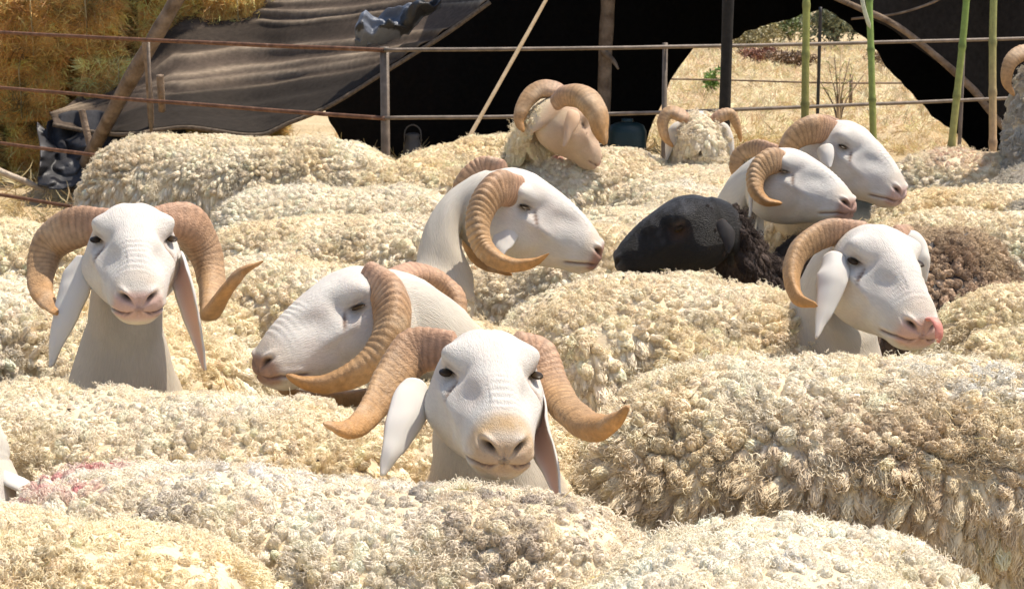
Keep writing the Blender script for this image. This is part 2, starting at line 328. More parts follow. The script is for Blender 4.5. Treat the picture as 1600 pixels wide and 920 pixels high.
CREAM = dict(a=(.95, .86, .69), b=(.93, .79, .55), c=(.95, .89, .78), brown=0.0, patches=[])
def fleece_colour(p, pal, r, seed):
    a, b, c = (np.array(pal.get(k, CREAM[k])) for k in 'abc')
    w = np.clip(.45+.75*fbm(p, 7, seed), 0, 1)[:, None]; col = a*(1-w)+b*w
    w = np.clip(.9*fbm(p, 4.5, seed+9)-.05, 0, 1)[:, None]; col = col*(1-w)+c*w
    col = col*(1+r.normal(0, .055, (len(p), 1)))*(1+r.normal(0, .008, (len(p), 3)))
    for (q, rad, tone, amt) in pal.get('patches', []):          # stains, dye and painted flank shade, each with its own shape
        if len(q) == 2:                            # the nearest fleece point seen there
            w_ = p-C_; dp = w_@F_; e = np.hypot(800+FPX*(w_@R_)/dp-q[0], 460-FPX*(w_@U_)/dp-q[1]); q = p[np.argmin(dp+e*.02)]
        d = np.linalg.norm((p-np.array(q))/np.array(rad), axis=1)
        k = (np.clip(1.25-d+.55*fbm(p, 16, seed+3), 0, 1)*amt*np.clip(.6+.8*r.normal(0, 1, len(p)), 0, 1))[:, None]
        col = col*(1-k)+np.array(tone)*k
    return np.clip(col, .01, .96)

SHEEP = []; TOPS = []
def sheep(name, label, rump, withers, head=None, pal=None, neck_wool=.62, horns=None, ears=None, seed=0, spacing=.0158,
          hires=False, black=False, width=1.0, nose=(.62, .40, .34), lock=1.0, horned=True, group='flock of sheep packed in the pen',
          cap_wool=0.0, ridge=1.0, squint=1.0, skin=None, stain=.25, nape=.055, tongue=None, sway=0.0, neck_up=.08, eye=True, neckr=1.0):
    """rump, withers: points on the wool's topline; head: (origin, tip, dorsal hint)"""
    r = np.random.default_rng(1000+seed); pal = pal or CREAM
    rump = np.array(rump); W = np.array(withers); h = W-rump; Lb = math.hypot(h[0], h[1]); hz = nrm([h[0], h[1], 0]); k = Lb/.62
    Z = np.array([0, 0, 1.]); right = np.cross(hz, Z); inset = .016
    root = np.array([(rump[0]+W[0])/2, (rump[1]+W[1])/2, 0.0])
    t = empty(name, root, label, 'sheep', group)
    # torso rings
    xs = np.unique(np.concatenate([np.linspace(0, .05, 7), np.linspace(.05, .87, 46)])); T = smooth_interp(TORSO, xs); T[:, 0] *= width
    zt = np.interp(xs, [.15, .78], [rump[2], W[2]])-inset-.25
    cen = rump[None]*[1, 1, 0]+hz[None]*((xs-.15)*k)[:, None]; cen[:, 2] = zt; cen += right*(sway*np.sin(np.pi*xs))[:, None]
    cen[:, 2] += .028*np.clip((xs-.67)/.2, 0, 1)**2
    Fr = np.broadcast_to(np.stack([right, Z, hz]), (len(xs), 3, 3)).copy()
    # head frame
    if head is None:
        S = nrm(hz*.45-Z*.85+right*r.uniform(-.35, .35)); H = W+hz*.52-Z*.36+right*r.uniform(-.03, .03); V = nrm(Z*.4+hz*.8); ks = 1.0
    else:
        H, tip, V = (np.array(q, float) for q in head); S = tip-H; ks = np.linalg.norm(S)/.302; S = nrm(S)
    V = nrm(V-S*np.dot(S, V)); U = np.cross(S, V); HF = np.stack([U, V, S])
    nh, m = (118, 112) if hires else (44, 48)
    ss = np.linspace(0, 1, nh)**.92*.302; ss = np.where(ss > .302, .302, ss); Hh = smooth_interp(HEAD, ss)
    # neck rings between
    nn = 34; tt = np.linspace(0, 1, nn+2)[1:-1]; p0 = cen[-1]; p3 = H-V*.03*ks
    d0 = np.linalg.norm(p3-p0); p1 = p0+(hz*.8+Z*(neck_up*3))*d0*.35; p2 = p3-S*min(.075, d0*.35)*ks-V*nape
    tb = tt[:, None]; nc = (1-tb)**3*p0+3*(1-tb)**2*tb*p1+3*(1-tb)*tb**2*p2+tb**3*p3
    NF = slerp_frames(Fr[-1], HF, sstep(.0, 1.0, tt))
    # point neck frames along the actual curve where possible
    tang = nrm(np.gradient(nc, axis=0)); 
    for i in range(nn):
        w = math.sin(math.pi*tt[i])*.80; f = nrm(NF[i, 2]*(1-w)+tang[i]*w); up = NF[i, 1]-f*np.dot(NF[i, 1], f); up = nrm(up); NF[i] = np.stack([np.cross(f, up), up, f])
    e0 = T[-1]; e1 = np.array([.060, .085, .085])*ks; ws = np.clip(tt/.6, 0, 1)**.9; ws = ws[:, None]; 
    NT = e0*(1-ws)+np.array([.088, .098, .10])*ks*neckr*ws
    w2 = sstep(.50, 1.0, tt)[:, None]; NT = NT*(1-w2)+e1*w2
    # assemble head rings: centred on -.03 V so that neck and head agree
    hc = H[None]+S[None]*(ss*ks)[:, None]
    C = np.vstack([cen, nc]); FR = np.concatenate([Fr, NF]); RT = np.vstack([T, NT]); ring_wool = np.concatenate([np.ones(len(xs)), 1-sstep(neck_wool-.04, neck_wool+.04, tt)])
    th = np.arange(m)/m*2*math.pi; cs, sn = np.cos(th), np.sin(th)
    def sp(x, e): return np.sign(x)*np.abs(x)**e
    vv = np.where(sn > 0, RT[:, 1:2], RT[:, 2:3])*sp(sn, .9)[None]; uu = RT[:, :1]*sp(cs, .88)[None]
    V0 = C[:, None]+FR[:, None, 0]*uu[..., None]+FR[:, None, 1]*vv[..., None]
    nr = len(C); rad_n = nrm(V0-C[:, None]); Rm = np.abs(RT).mean(1)
    lump = (.019*fbm(V0, 6.5, seed, 2)+.010*vnoise(V0, 15, seed+4))*ring_wool[:, None]+(1-ring_wool[:, None])*.005*fbm(V0*[1, 1, .45], 17, seed+5)*(Rm[:, None] < .3)*np.minimum(1, np.arange(nr)/6)[:, None]
    V0 = V0+rad_n*lump[..., None]
    # head
    topf = np.where(sn > 0, 1, 0)
    ex = np.interp(ss, [0, .04, .1, .2, .30], [.9, .72, .70, .76, .9])[:, None]
    narrow = 1-.20*np.interp(ss, [0, .1, .2, .28], [0, .7, 1, .2])[:, None]*np.clip(sn, 0, 1)[None]**2-.22*np.interp(ss, [0, .1, .2, .3], [.3, .9, .5, .1])[:, None]*np.clip(-sn, 0, 1)[None]**2
    hu = Hh[:, :1]*sp(cs, ex)*narrow; vc = np.interp(ss, [0, .3], [-.03, -.02])[:, None]
    hv = np.where(sn[None] > 0, vc+(Hh[:, 1:2]-vc)*sp(sn, 1.0)[None], vc+(Hh[:, 2:3]+vc)*sp(sn, .92)[None]); hs = np.broadcast_to(ss[:, None], hu.shape)
    u, v, s, hcol = head_sculpt(hu.ravel(), hv.ravel(), hs.ravel(), np.array([.014, .013, .013]) if black else (WHITE if skin is None else np.array(skin)), nose, seed, black, stain)
    HV = H[None]+(U[None]*u[:, None]+V[None]*v[:, None]+S[None]*s[:, None])*ks
    allv = np.vstack([V0.reshape(-1, 3), HV, H+S*.3035*ks-V*.02*ks])
    tot = nr+nh; faces = grid_faces(tot, m, cap0=True); e = (tot-1)*m; faces += [(e+j, e+(j+1) % m, tot*m) for j in range(m)]
    under = np.array((.06, .05, .045) if black else (.70, .58, .40))  # wool base darkened to put shade in the gaps; also yellower near skin
    skinc = np.array([.014, .013, .013]) if black else (WHITE if skin is None else np.array(skin))*np.array([.99, .97, .92])
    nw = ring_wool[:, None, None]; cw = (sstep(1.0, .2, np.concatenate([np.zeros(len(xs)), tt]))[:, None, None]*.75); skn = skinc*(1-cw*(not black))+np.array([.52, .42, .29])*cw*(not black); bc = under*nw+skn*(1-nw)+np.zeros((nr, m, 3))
    bc = bc*(1+.12*fbm(V0, 14, seed)[..., None])
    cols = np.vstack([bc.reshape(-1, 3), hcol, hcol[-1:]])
    # legs, in the same mesh
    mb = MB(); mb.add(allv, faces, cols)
    for x, sd in ((.14, -1), (.14, 1), (.80, -1), (.80, 1)):
        q = rump*[1, 1, 0]+hz*((x-.15)*k)+right*sd*.12; zb = np.interp(x, [.15, .78], [rump[2], W[2]])-.46
        back = -1 if x < .5 else .35
        pts = [q+Z*(zb+.08), q+Z*(zb-.02)+hz*.02*back, q+Z*(zb*.55)+hz*.035*back, q+Z*(zb*.28), q+Z*.07+hz*.005, q+Z*.035+hz*.02, q+hz*.03+Z*.0]
        vv_, ff = tube(catmull(pts, 16), np.interp(np.linspace(0, 1, 16), [0, .2, .4, .6, .85, .93, 1], [.075, .05, .032, .024, .021, .027, .032]), 10)
        lc = np.where((vv_[:, 2:3] < .045), np.array([[.10, .07, .05]]), skinc[None]); mb.add(vv_, ff, lc)
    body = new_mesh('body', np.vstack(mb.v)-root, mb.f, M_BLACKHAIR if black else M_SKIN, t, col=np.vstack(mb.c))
    av = np.vstack(mb.v)*.5; na = np.concatenate([[0], np.cumsum(np.linalg.norm(np.diff(C, axis=0), axis=1))])
    hN = np.stack([np.cos(th)[None]*.09+0*na[:, None], np.sin(th)[None]*.09+0*na[:, None], na[:, None]*.16+0*th[None]], -1).reshape(-1, 3); hH_ = np.stack([u, v, (s+na[-1])*.16], 1)
    av[:len(hN)] = hN; av[len(hN):len(hN)+len(hH_)] = hH_; at_ = body.data.attributes.new('hair', 'FLOAT_VECTOR', 'POINT'); at_.data.foreach_set('vector', av.astype(np.float32).ravel())
    # fleece locks on the wool-covered rings
    arc = np.concatenate([[0], np.cumsum(.9*np.linalg.norm(np.diff(V0.reshape(nr, m, 3), axis=0), axis=2).max(1))]); wmax = int(np.sum(ring_wool > .5))
    rows = np.arange(.002, arc[wmax-1], spacing*.87); Pt, Nn, Up = [], [], []
    Vn = V0.reshape(nr, m, 3); dR = np.gradient(Vn, axis=0); dT = np.roll(Vn, -1, 1)-np.roll(Vn, 1, 1); NRM = nrm(np.cross(dR, dT))
    if np.sum(NRM[20]*rad_n[20]) < 0: NRM = -NRM
    for q, a in enumerate(rows):
        a0 = a; per = RT[int(np.searchsorted(arc, a))].mean()*6.28; cnt = max(5, int(per/spacing))
        j = (np.arange(cnt)+.5*(q % 2)+r.uniform(-.38, .38, cnt))/cnt*m; av = np.clip(a+r.uniform(-.38, .38, cnt)*spacing, 0, arc[wmax-1])
        i = np.interp(av, arc, np.arange(nr)); i0 = np.minimum(i.astype(int), nr-2); fi = (i-i0)[:, None]; j0 = j.astype(int) % m; j1 = (j0+1) % m; fj = (j-np.floor(j))[:, None]
        def bl(X): return (X[i0, j0]*(1-fj)+X[i0, j1]*fj)*(1-fi)+(X[i0+1, j0]*(1-fj)+X[i0+1, j1]*fj)*fi
        Pt.append(bl(Vn)); Nn.append(bl(NRM)); Up.append(np.stack([i, j], 1))
    ncap = 0
    if cap_wool:
        HVg = HV.reshape(nh, m, 3)[:int(np.searchsorted(ss, cap_wool))].reshape(-1, 3); ctr = H+S*np.clip((HVg-H)@S, 0, 1)[:, None]-V*.03*ks
        sel = r.random(len(HVg)) < .45; Pt.append(HVg[sel]); Nn.append(nrm(HVg-ctr)[sel]); ncap = int(sel.sum())
    Pt = np.vstack(Pt); Nn = nrm(np.vstack(Nn)); isn = np.concatenate([np.vstack(Up)[:, 0] > len(xs)-2, np.ones(ncap, bool)]); keep = Nn[:, 2] > -.72; capm = np.arange(len(Pt)) >= len(Pt)-ncap
    Pt, Nn, capm, isn = Pt[keep], Nn[keep], capm[keep], isn[keep]; side = 1-np.clip(Nn[:, 2], 0, 1)
    flow = np.stack([vnoise(Pt, 13, seed+11+q)+.6*vnoise(Pt, 30, seed+31+q) for q in range(3)], 1)
    D = nrm(Nn+flow*.62-hz*.18+np.array([0, 0, -1.])*(2.1*side**1.2)[:, None]+r.normal(0, .24, Nn.shape))
    ln = (.0165+.050*side**1.3)*(1+.30*fbm(Pt, 11, seed+2))*r.uniform(.75, 1.25, len(Pt))*lock
    wd = (.0152+.0014*side)*r.uniform(.72, 1.38, len(Pt))*lock*(1+.22*fbm(Pt, 14, seed+61))*(spacing/.0158)
    ln = np.where(isn, ln*.62, ln)
    if black: wd = np.where(capm, wd*.45, wd); ln = np.where(capm, ln*.5, ln)
    if not cap_wool and neck_wool < .9:
        g_ = np.linalg.norm(Pt[:, None]-Vn[min(wmax, nr-1)][::6][None], axis=2).min(1); tp = .38+.62*np.clip(g_/.10, 0, 1); ln = ln*tp; wd = wd*(.6+.4*tp)
    scl = np.stack([wd, wd*r.uniform(.8, 1.1, len(Pt)), ln], 1)
    if black:
        col = np.array([.07, .055, .05])*(1+r.normal(0, .2, (len(Pt), 1)))+np.clip(fbm(Pt, 9, 3), 0, 1)[:, None]*np.array([.12, .09, .07])
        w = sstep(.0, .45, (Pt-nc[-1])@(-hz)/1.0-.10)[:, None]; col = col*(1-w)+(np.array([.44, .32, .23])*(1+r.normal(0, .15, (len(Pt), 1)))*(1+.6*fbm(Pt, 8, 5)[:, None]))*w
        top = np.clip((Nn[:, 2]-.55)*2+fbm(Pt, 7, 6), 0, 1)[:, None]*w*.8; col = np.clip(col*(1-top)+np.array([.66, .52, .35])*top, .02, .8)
    else: col = fleece_colour(Pt, pal, r, seed)
    up_ = Nn[:, 2] > .35; TOPS.append((Pt[up_]+Nn[up_]*.004, D[up_], ln[up_]))
    scatter_obj('fleece', Pt-Nn*.010-root, D, scl, col, np.where((r.random(len(Pt)) < .13) & (Nn[:, 2] > .25), r.integers(8, 11, len(Pt)), r.integers(0, 8, len(Pt))), t, SCATTER, r)
    # local helper for generic features
    def loc(u_, v_, s_): return H+(U*u_+V*v_+S*s_)*ks
    if horned:
        for n_, sd in enumerate((-1, 1)):
            g = horns[n_] if horns and horns[n_] else None
            if g: pts, rad = g
            else:
                pts = [loc(sd*a, b, c) for a, b, c in ((.03, .045, .0), (.075, .075, -.03), (.125, .05, -.075), (.15, -.03, -.075), (.145, -.09, -.02), (.14, -.10, .05), (.165, -.07, .10), (.20, -.04, .12))]
                rad = [.036, .038, .034, .03, .024, .018, .011, .003]
            horn('horn', pts, np.array(rad)*(1 if g else ks), t, root, hint=tuple(U*sd*.3+V), seed=seed*3+n_, n=170 if hires else 70, ridge=ridge)
    for n_, sd in enumerate((-1, 1)):
        g = ears[n_] if ears and ears[n_] else None
        if g: pts, wd_, fc = g
        else: pts = [loc(sd*a, b, c) for a, b, c in ((.06, .015, .02), (.095, .0, .03), (.115, -.05, .05), (.125, -.11, .075))]; wd_ = .055; fc = -U*sd*.4+S*.8
        ear('ear', pts, wd_, t, root, fc, *(((.03, .027, .027), (.02, .018, .018)) if black else ((skin, (.5, .32, .24)) if skin is not None else ())))
    if eye and (hires or black):
        for sd in (-1, 1):
            c = loc(sd*.0735, .030, .108); n_, m_ = 14, 20; a, b = np.meshgrid(np.linspace(0, np.pi, n_), np.linspace(0, 2*np.pi, m_, endpoint=False), indexing='ij')
            q = np.stack([np.sin(a)*np.cos(b)*.0135, np.sin(a)*np.sin(b)*.0075*squint, np.cos(a)*.0105], -1).reshape(-1, 3)*ks
            ev_ = c+q[:, :1]*S+q[:, 1:2]*V+q[:, 2:]*U
            new_mesh('eye', ev_-root, grid_faces(n_, m_), M_EYE, t)
    if tongue is not None:
        tv, tf = tube(catmull(tongue[0], 14), np.interp(np.linspace(0, 1, 14), [0, .5, .85, 1], tongue[1]), 12, (1, 0, 0), .45)
        new_mesh('tongue', tv-root, tf, M_TONGUE, t)
    SHEEP.append(t); return t

def px(*a): return [P(*q) for q in a]
def aim(px0, py0, d0, px1, py1, L, toward=1):  # head origin and a tip on its pixel ray at distance L (toward the camera or away)
    H = P(px0, py0, d0); r = ray(px1, py1); o = C_-H; a = r@r; b = 2*(r@o); c = o@o-L*L; disc = b*b-4*a*c
    if disc < 0: t = -b/(2*a); tip = C_+r*t; return H, H+nrm(tip-H)*L
    t = (-b-toward*math.sqrt(disc))/(2*a); return H, C_+r*t
# ------------------------------------------------------------------ the flock
UP = (0, 0, 1)
RED = (.55, .12, .15)
GREY = dict(a=(.95, .87, .72), b=(.93, .81, .60), c=(.95, .92, .84))
YEL = dict(a=(.95, .85, .65), b=(.93, .77, .50), c=(.95, .88, .73))

# ram A: left, facing the camera
H, T = aim(205, 358, 3.60, 217, 468, .285)
hA = [([*px((178, 352, 3.60), (124, 356, 3.63), (82, 382, 3.66), (66, 425, 3.64), (68, 462, 3.58), (88, 490, 3.50))], [.030, .040, .037, .027, .022, .008]),
      ([*px((230, 352, 3.60), (288, 350, 3.64), (318, 392, 3.68), (330, 440, 3.66), (328, 478, 3.58), (328, 490, 3.50), (352, 455, 3.44), (378, 425, 3.42), (411, 408, 3.42))], [.030, .040, .034, .027, .020, .0175, .0145, .010, .003])]
eA = [(px((130, 400, 3.54), (113, 445, 3.52), (95, 505, 3.5), (78, 572, 3.5)), .062, (.3, 1, .1)),
      (px((284, 402, 3.54), (294, 445, 3.50), (307, 508, 3.48), (321, 578, 3.48)), .056, (-.75, -.8, .0))]
sheep('ram', 'far left ram facing the camera, head high, one horn tip flaring out', P(300, 400, 4.55), P(215, 520, 3.95),
      (H, T, (0, .1, 1)), YEL, .30, hA, eA, 1, hires=True, nose=(.58, .38, .32), neck_up=.05, neckr=.88, ridge=.45, squint=.42)

# ram B: centre front, facing the camera
H, T = aim(752, 564, 2.98, 790, 702, .286)
hB = [([*px((712, 548, 3.02), (650, 550, 3.04), (612, 592, 3.00), (585, 634, 2.94), (563, 662, 2.88), (540, 672, 2.84), (505, 661, 2.82))], [.031, .039, .031, .024, .019, .015, .004]),
      ([*px((800, 548, 3.00), (838, 560, 3.02), (864, 610, 2.98), (893, 648, 2.88), (930, 668, 2.80), (962, 656, 2.75), (982, 635, 2.72))], [.031, .033, .027, .024, .023, .016, .004])]
eB = [(px((655, 595, 2.94), (645, 635, 2.90), (620, 690, 2.86), (595, 742, 2.84)), .060, (-.25, 1, -.1)),
      (px((838, 620, 2.94), (848, 670, 2.90), (862, 722, 2.84), (873, 778, 2.80)), .056, (-.55, -.9, 0))]
sheep('ram', 'big ram at the centre front, chin on a greyish fleece, horns spread wide', P(650, 525, 4.15), P(752, 625, 3.38),
      (H, T, (.05, .1, 1)), CREAM, .35, hB, eB, 2, hires=True, nose=(.50, .36, .24), neck_up=.03, ridge=.6, squint=.48, stain=.85)

# ram C: profile to the left, behind B
H, T = aim(612, 462, 3.60, 398, 566, .305)
hC = [([*px((578, 440, 3.54), (612, 470, 3.49), (608, 525, 3.44), (572, 572, 3.42), (515, 598, 3.42), (478, 598, 3.42), (447, 586, 3.42))], [.040, .048, .042, .034, .024, .016, .005]),
      ([*px((612, 440, 3.68), (650, 428, 3.76), (693, 442, 3.80), (716, 478, 3.78), (690, 560, 3.74), (600, 612, 3.70), (500, 622, 3.62), (440, 606, 3.50), (446, 580, 3.45), (456, 562, 3.44))], [.024, .024, .020, .018, .018, .018, .014, .010, .007, .003])]
sheep('ram', 'ram in left profile behind the big front ram, ridged horn sweeping down under its jaw', PZ(1190, 425, .90), PZ(905, 440, .90),
      (H, T, (-.35, -.15, 1)), CREAM, .62, hC, [(px((618, 455, 3.58), (624, 480, 3.56), (622, 520, 3.55), (612, 555, 3.55)), .045, (.1, 1, 0)), None], 3, hires=True, nose=(.30, .17, .12), neck_up=-.12, squint=.35, neckr=.85)

# ram D: profile to the right, middle
H, T = aim(752, 300, 4.40, 945, 392, .315)
hD = [([*px((806, 300, 4.34), (770, 298, 4.26), (747, 345, 4.22), (757, 388, 4.20), (792, 412, 4.18), (832, 410, 4.17), (858, 396, 4.16))], [.036, .044, .036, .031, .024, .014, .003]),
      ([*px((788, 268, 4.48), (757, 264, 4.50), (731, 284, 4.50), (722, 318, 4.52), (745, 400, 4.58), (800, 430, 4.55))], [.028, .030, .027, .024, .018, .006])]
eD = [(px((800, 335, 4.34), (790, 362, 4.31), (782, 385, 4.29), (782, 402, 4.28)), .055, (.3, 1, 0)), None]
sheep('ram', 'ram in right profile mid-flock, eye closed, horn curled tight round its ear', PZ(330, 395, .86), PZ(590, 420, .86),
      (H, T, (.2, -.1, 1)), CREAM, .55, hD, [None, eD[0]], 4, hires=True, nose=(.30, .15, .11), neck_up=-.04, neckr=.80, nape=.10, squint=.3, ridge=1.25)

# ram E: right, three-quarter view
H, T = aim(1342, 388, 3.82, 1446, 512, .30)
hE = [([*px((1348, 366, 3.80), (1292, 364, 3.78), (1250, 390, 3.74), (1237, 432, 3.70), (1248, 466, 3.66), (1277, 478, 3.62))], [.028, .030, .028, .021, .016, .006]),
      ([*px((1400, 372, 3.92), (1420, 375, 4.02), (1425, 420, 4.06), (1420, 470, 4.0))], [.026, .026, .02, .01])]
eE = [(px((1300, 395, 3.72), (1302, 425, 3.68), (1293, 470, 3.66), (1274, 528, 3.64)), .060, (.2, 1, 0)),
      (px((1420, 368, 3.92), (1438, 388, 3.93), (1446, 410, 3.93), (1446, 440, 3.95)), .05, (-.5, .8, 0))]
tg = (px((1444, 500, 3.60), (1459, 499, 3.565), (1467, 514, 3.55), (1466, 536, 3.55)), [.008, .0095, .009, .003])
sheep('ram', 'ram on the right turned three-quarters, pink tongue out, white ear inside its horn', PZ(1010, 492, .84), PZ(1200, 500, .82),
      (H, T, (.12, -.1, 1)), YEL, .45, hE, eE, 5, hires=True, nose=(.60, .38, .31), neck_up=.06, tongue=tg, ridge=.3, squint=.5)

# ram F: upper right profile
H, T = aim(1283, 214, 5.35, 1414, 300, .30)
hF = [([*px((1300, 207, 5.30), (1268, 202, 5.24), (1240, 216, 5.22), (1228, 245, 5.22), (1236, 290, 5.22), (1262, 305, 5.2))], [.034, .044, .038, .028, .018, .006]),
      ([*px((1308, 202, 5.45), (1288, 196, 5.50), (1264, 206, 5.54), (1252, 232, 5.54), (1258, 262, 5.5))], [.028, .030, .026, .018, .006])]
eF = [(px((1280, 232, 5.24), (1289, 242, 5.21), (1297, 262, 5.19)), .055, (.3, 1, 0)), None]
sheep('ram', 'upper right ram in right profile with a broad smooth horn and narrowed eye', PZ(1010, 262, .86), PZ(1170, 268, .87),
      (H, T, (.25, -.1, 1)), CREAM, .5, hF, [None, eF[0]], 6, hires=True, nose=(.55, .38, .34), neck_up=.04, squint=.4, ridge=.3, nape=.09)
# ram G: in front of F
H, T = aim(1192, 266, 5.12, 1334, 318, .29)
hG = [([*px((1232, 262, 5.06), (1204, 252, 5.00), (1183, 268, 4.97), (1180, 295, 4.95), (1196, 314, 4.94), (1222, 318, 4.93))], [.028, .036, .033, .027, .018, .006]),
      ([*px((1215, 240, 5.2), (1185, 233, 5.24), (1160, 240, 5.26), (1150, 262, 5.26), (1160, 300, 5.25))], [.024, .026, .022, .018, .006])]
sheep('ram', 'ram with a ribbed horn, face lying low just before the upper right ram', PZ(900, 318, .84), PZ(1060, 322, .85),
      (H, T, (.3, -.15, 1)), GREY, .5, hG, None, 7, hires=True, nose=(.35, .2, .16), neck_up=.03, squint=.3, ridge=1.2, nape=.10)

# ram H: facing away at the back
H = P(866, 170, 6.38); T = H+nrm([.60, .36, -.72])*.26
hH = [([*px((884, 152, 6.42), (866, 142, 6.42), (842, 142, 6.42), (822, 160, 6.40), (812, 188, 6.38), (818, 206, 6.36))], [.026, .034, .034, .028, .020, .008]),
      ([*px((872, 158, 6.30), (888, 148, 6.24), (912, 152, 6.20), (932, 176, 6.17), (938, 204, 6.16), (946, 226, 6.16))], [.034, .046, .046, .038, .028, .010])]
sheep('ram', 'ram at the back turned away towards the tent, heavy tan horns round its lowered head', PZ(612, 250, .86), PZ(790, 205, .93),
      (H, T, (.3, .1, 1)), YEL, .84, hH, None, 8, neck_up=.10, hires=False, neckr=1.25, skin=(.60, .43, .30), ridge=.3)
# ram I: facing away
H = P(1095, 200, 6.7); T = H+nrm([.03, .93, -.33])*.28
hI = [([*px((1078, 192, 6.72), (1066, 182, 6.7), (1046, 176, 6.7), (1036, 192, 6.7), (1040, 215, 6.7), (1052, 230, 6.7))], [.02, .026, .026, .022, .016, .005]),
      ([*px((1112, 192, 6.72), (1124, 182, 6.7), (1142, 178, 6.7), (1152, 196, 6.7), (1158, 222, 6.7))], [.02, .026, .024, .018, .005])]
sheep('ram', 'woolly head seen from behind near the dark post, both horn tips showing at its sides', PZ(1080, 300, .84), PZ(1088, 248, .86),
      (H, T, (0, 0, 1)), GREY, 1.5, hI, None, 9, neck_up=.10, neckr=.95, cap_wool=.17)
# ram J: at the right frame edge
H, T = aim(1640, 110, 6.6, 1720, 170, .29, -1)
hJ = [([*px((1625, 92, 6.55), (1598, 84, 6.52), (1578, 100, 6.5), (1573, 128, 6.5), (1585, 150, 6.5))], [.03, .030, .026, .018, .006]), None]
sheep('ram', 'grey-necked ram cut off by the right edge of the photo beside the last cane', PZ(1700, 330, .86), PZ(1640, 245, .90),
      (H, T, (.1, .1, 1)), dict(a=(.62, .58, .50), b=(.55, .49, .40), c=(.64, .62, .58)), .95, hJ, None, 10, neck_up=.12)
# black sheep K
H, T = aim(1118, 336, 4.62, 953, 409, .272)
eK = [(px((1128, 345, 4.52), (1137, 362, 4.49), (1140, 380, 4.48), (1138, 396, 4.48)), .034, (-.2, 1, 0)), None]
sheep('black_sheep', 'hornless black-faced sheep with a brown fleece, head stretched to the left', PZ(1530, 352, .86), PZ(1290, 362, .84),
      (H, T, (-.3, -.15, 1)), None, .86, None, eK, 11, black=True, horned=False, neck_up=-.08, neckr=.76, cap_wool=.02)
# sheep L: white head entering at the left edge
H = P(-52, 712, 2.92); T = H+nrm([-.10, -.30, -.95])*.29
sheep('sheep', 'only a smooth white forehead shows at the left edge of the photo', P(-760, 640, 3.3), P(-420, 650, 3.1),
      (H, T, (.1, -1, .3)), CREAM, .8, None, None, 12, hires=True, neck_up=.0, horned=False, eye=False)

# sheep whose heads are lowered or hidden
def back(label, r_, w_, pal=None, seed=0, name='sheep', **k): return sheep(name, label, np.array(r_), np.array(w_), None, pal, .97, seed=seed, neck_up=-.02, **k)
back('front left sheep with a warm cream back filling the bottom left corner', PZ(310, 848, .88), PZ(-150, 785, .90), YEL, 21)
c1, c2 = PZ(130, 735, .84), PZ(790, 790, .83)
back('sheep with red dye on its rump and a dirty grey back', PZ(120, 706, .85), PZ(800, 775, .84),
     dict(GREY, patches=[((78, 742), (.060, .07, .05), RED, .9), ((150, 706), (.05, .06, .03), RED, 1.0), ((112, 765), (.045, .04, .04), RED, .8),
                         ((830, 790), (.18, .14, .11), (.42, .35, .30), .85), ((620, 775), (.12, .06, .05), (.36, .33, .31), .6), ((268, 790), (.07, .05, .05), (.34, .31, .30), .7), ((420, 735), (.26, .10, .05), (.86, .85, .85), .8)]), 22)
back('pale fluffy sheep in the bottom right corner, straw bits on its back', PZ(1238, 772, .93), PZ(1270, 1200, .90), dict(a=(.95, .89, .76), b=(.93, .83, .63), c=(.95, .92, .84)), 23, width=1.22, lock=1.0, spacing=.0150)
back('large sheep on the right showing its whole flank of long hanging locks', PZ(1060, 560, .87), PZ(1680, 568, .88),
     dict(a=(.94, .85, .67), b=(.90, .76, .52), c=(.94, .89, .77), patches=[((1400, 725), (.24, .2, .12), (.58, .45, .31), .85), ((1050, 800), (.22, .15, .09), (.50, .40, .29), .8), ((1560, 590), (.14, .16, .06), (.80, .79, .75), .9)]), 24, spacing=.0175, lock=1.10)  # both brown patches paint the flank's shade into its lower fleece colour
back('sheep standing just below the far left ram, its shadowed back crossing the picture', PZ(520, 628, .83), PZ(60, 596, .84), CREAM, 25)
back('sheep behind the far left ram at the left edge of the photo', PZ(60, 425, .85), PZ(-330, 430, .85), CREAM, 26)
back('sheep with a plain cream back beyond the far left ram, at the left edge', PZ(170, 342, .86), PZ(-220, 345, .86), YEL, 27)
back('cream-backed sheep between the far left ram and the white rump near the tent', PZ(370, 335, .85), PZ(640, 330, .87), CREAM, 28)
back('pale sheep with an arched back left of the curled-horn ram in the middle', PZ(390, 285, .87), PZ(640, 290, .87), GREY, 29)
back('white sheep standing highest on the left, its round rump in front of the tent pole', PZ(205, 202, .92), PZ(515, 216, .89),
     dict(a=(.95, .87, .71), b=(.90, .78, .56), c=(.95, .90, .79), patches=[((170, 270), (.14, .2, .14), (.60, .46, .28), .8)]), 30)
back('sheep with a small red dye spot on its rump behind the middle ram', PZ(1010, 226, .89), PZ(862, 236, .89), dict(CREAM, patches=[((872, 240), (.040, .07, .04), RED, 1.2)]), 31)
back('sheep between the black sheep and the ram with the curled horn', PZ(1120, 355, .84), PZ(880, 350, .85), CREAM, 32)
back('sheep with faded red dye on its back near the canes at the upper right', PZ(1440, 226, .89), PZ(1640, 240, .88), dict(CREAM, patches=[((1490, 226), (.13, .2, .06), (.62, .33, .26), .6)]), 33)
back('cream sheep at the right edge behind the brown fleece', PZ(1420, 285, .87), PZ(1680, 290, .88), YEL, 34)
back('sheep directly behind the brown-fleeced black sheep at the right edge', PZ(1400, 330, .84), PZ(1660, 322, .86), CREAM, 35)
back('sheep with a yellowish back at the right edge beside the ram with its tongue out', PZ(1530, 440, .86), PZ(1800, 436, .86), YEL, 36)
back('pale back at the right edge between the long-flanked sheep and the tongue', PZ(1560, 505, .84), PZ(1850, 505, .84), YEL, 37)
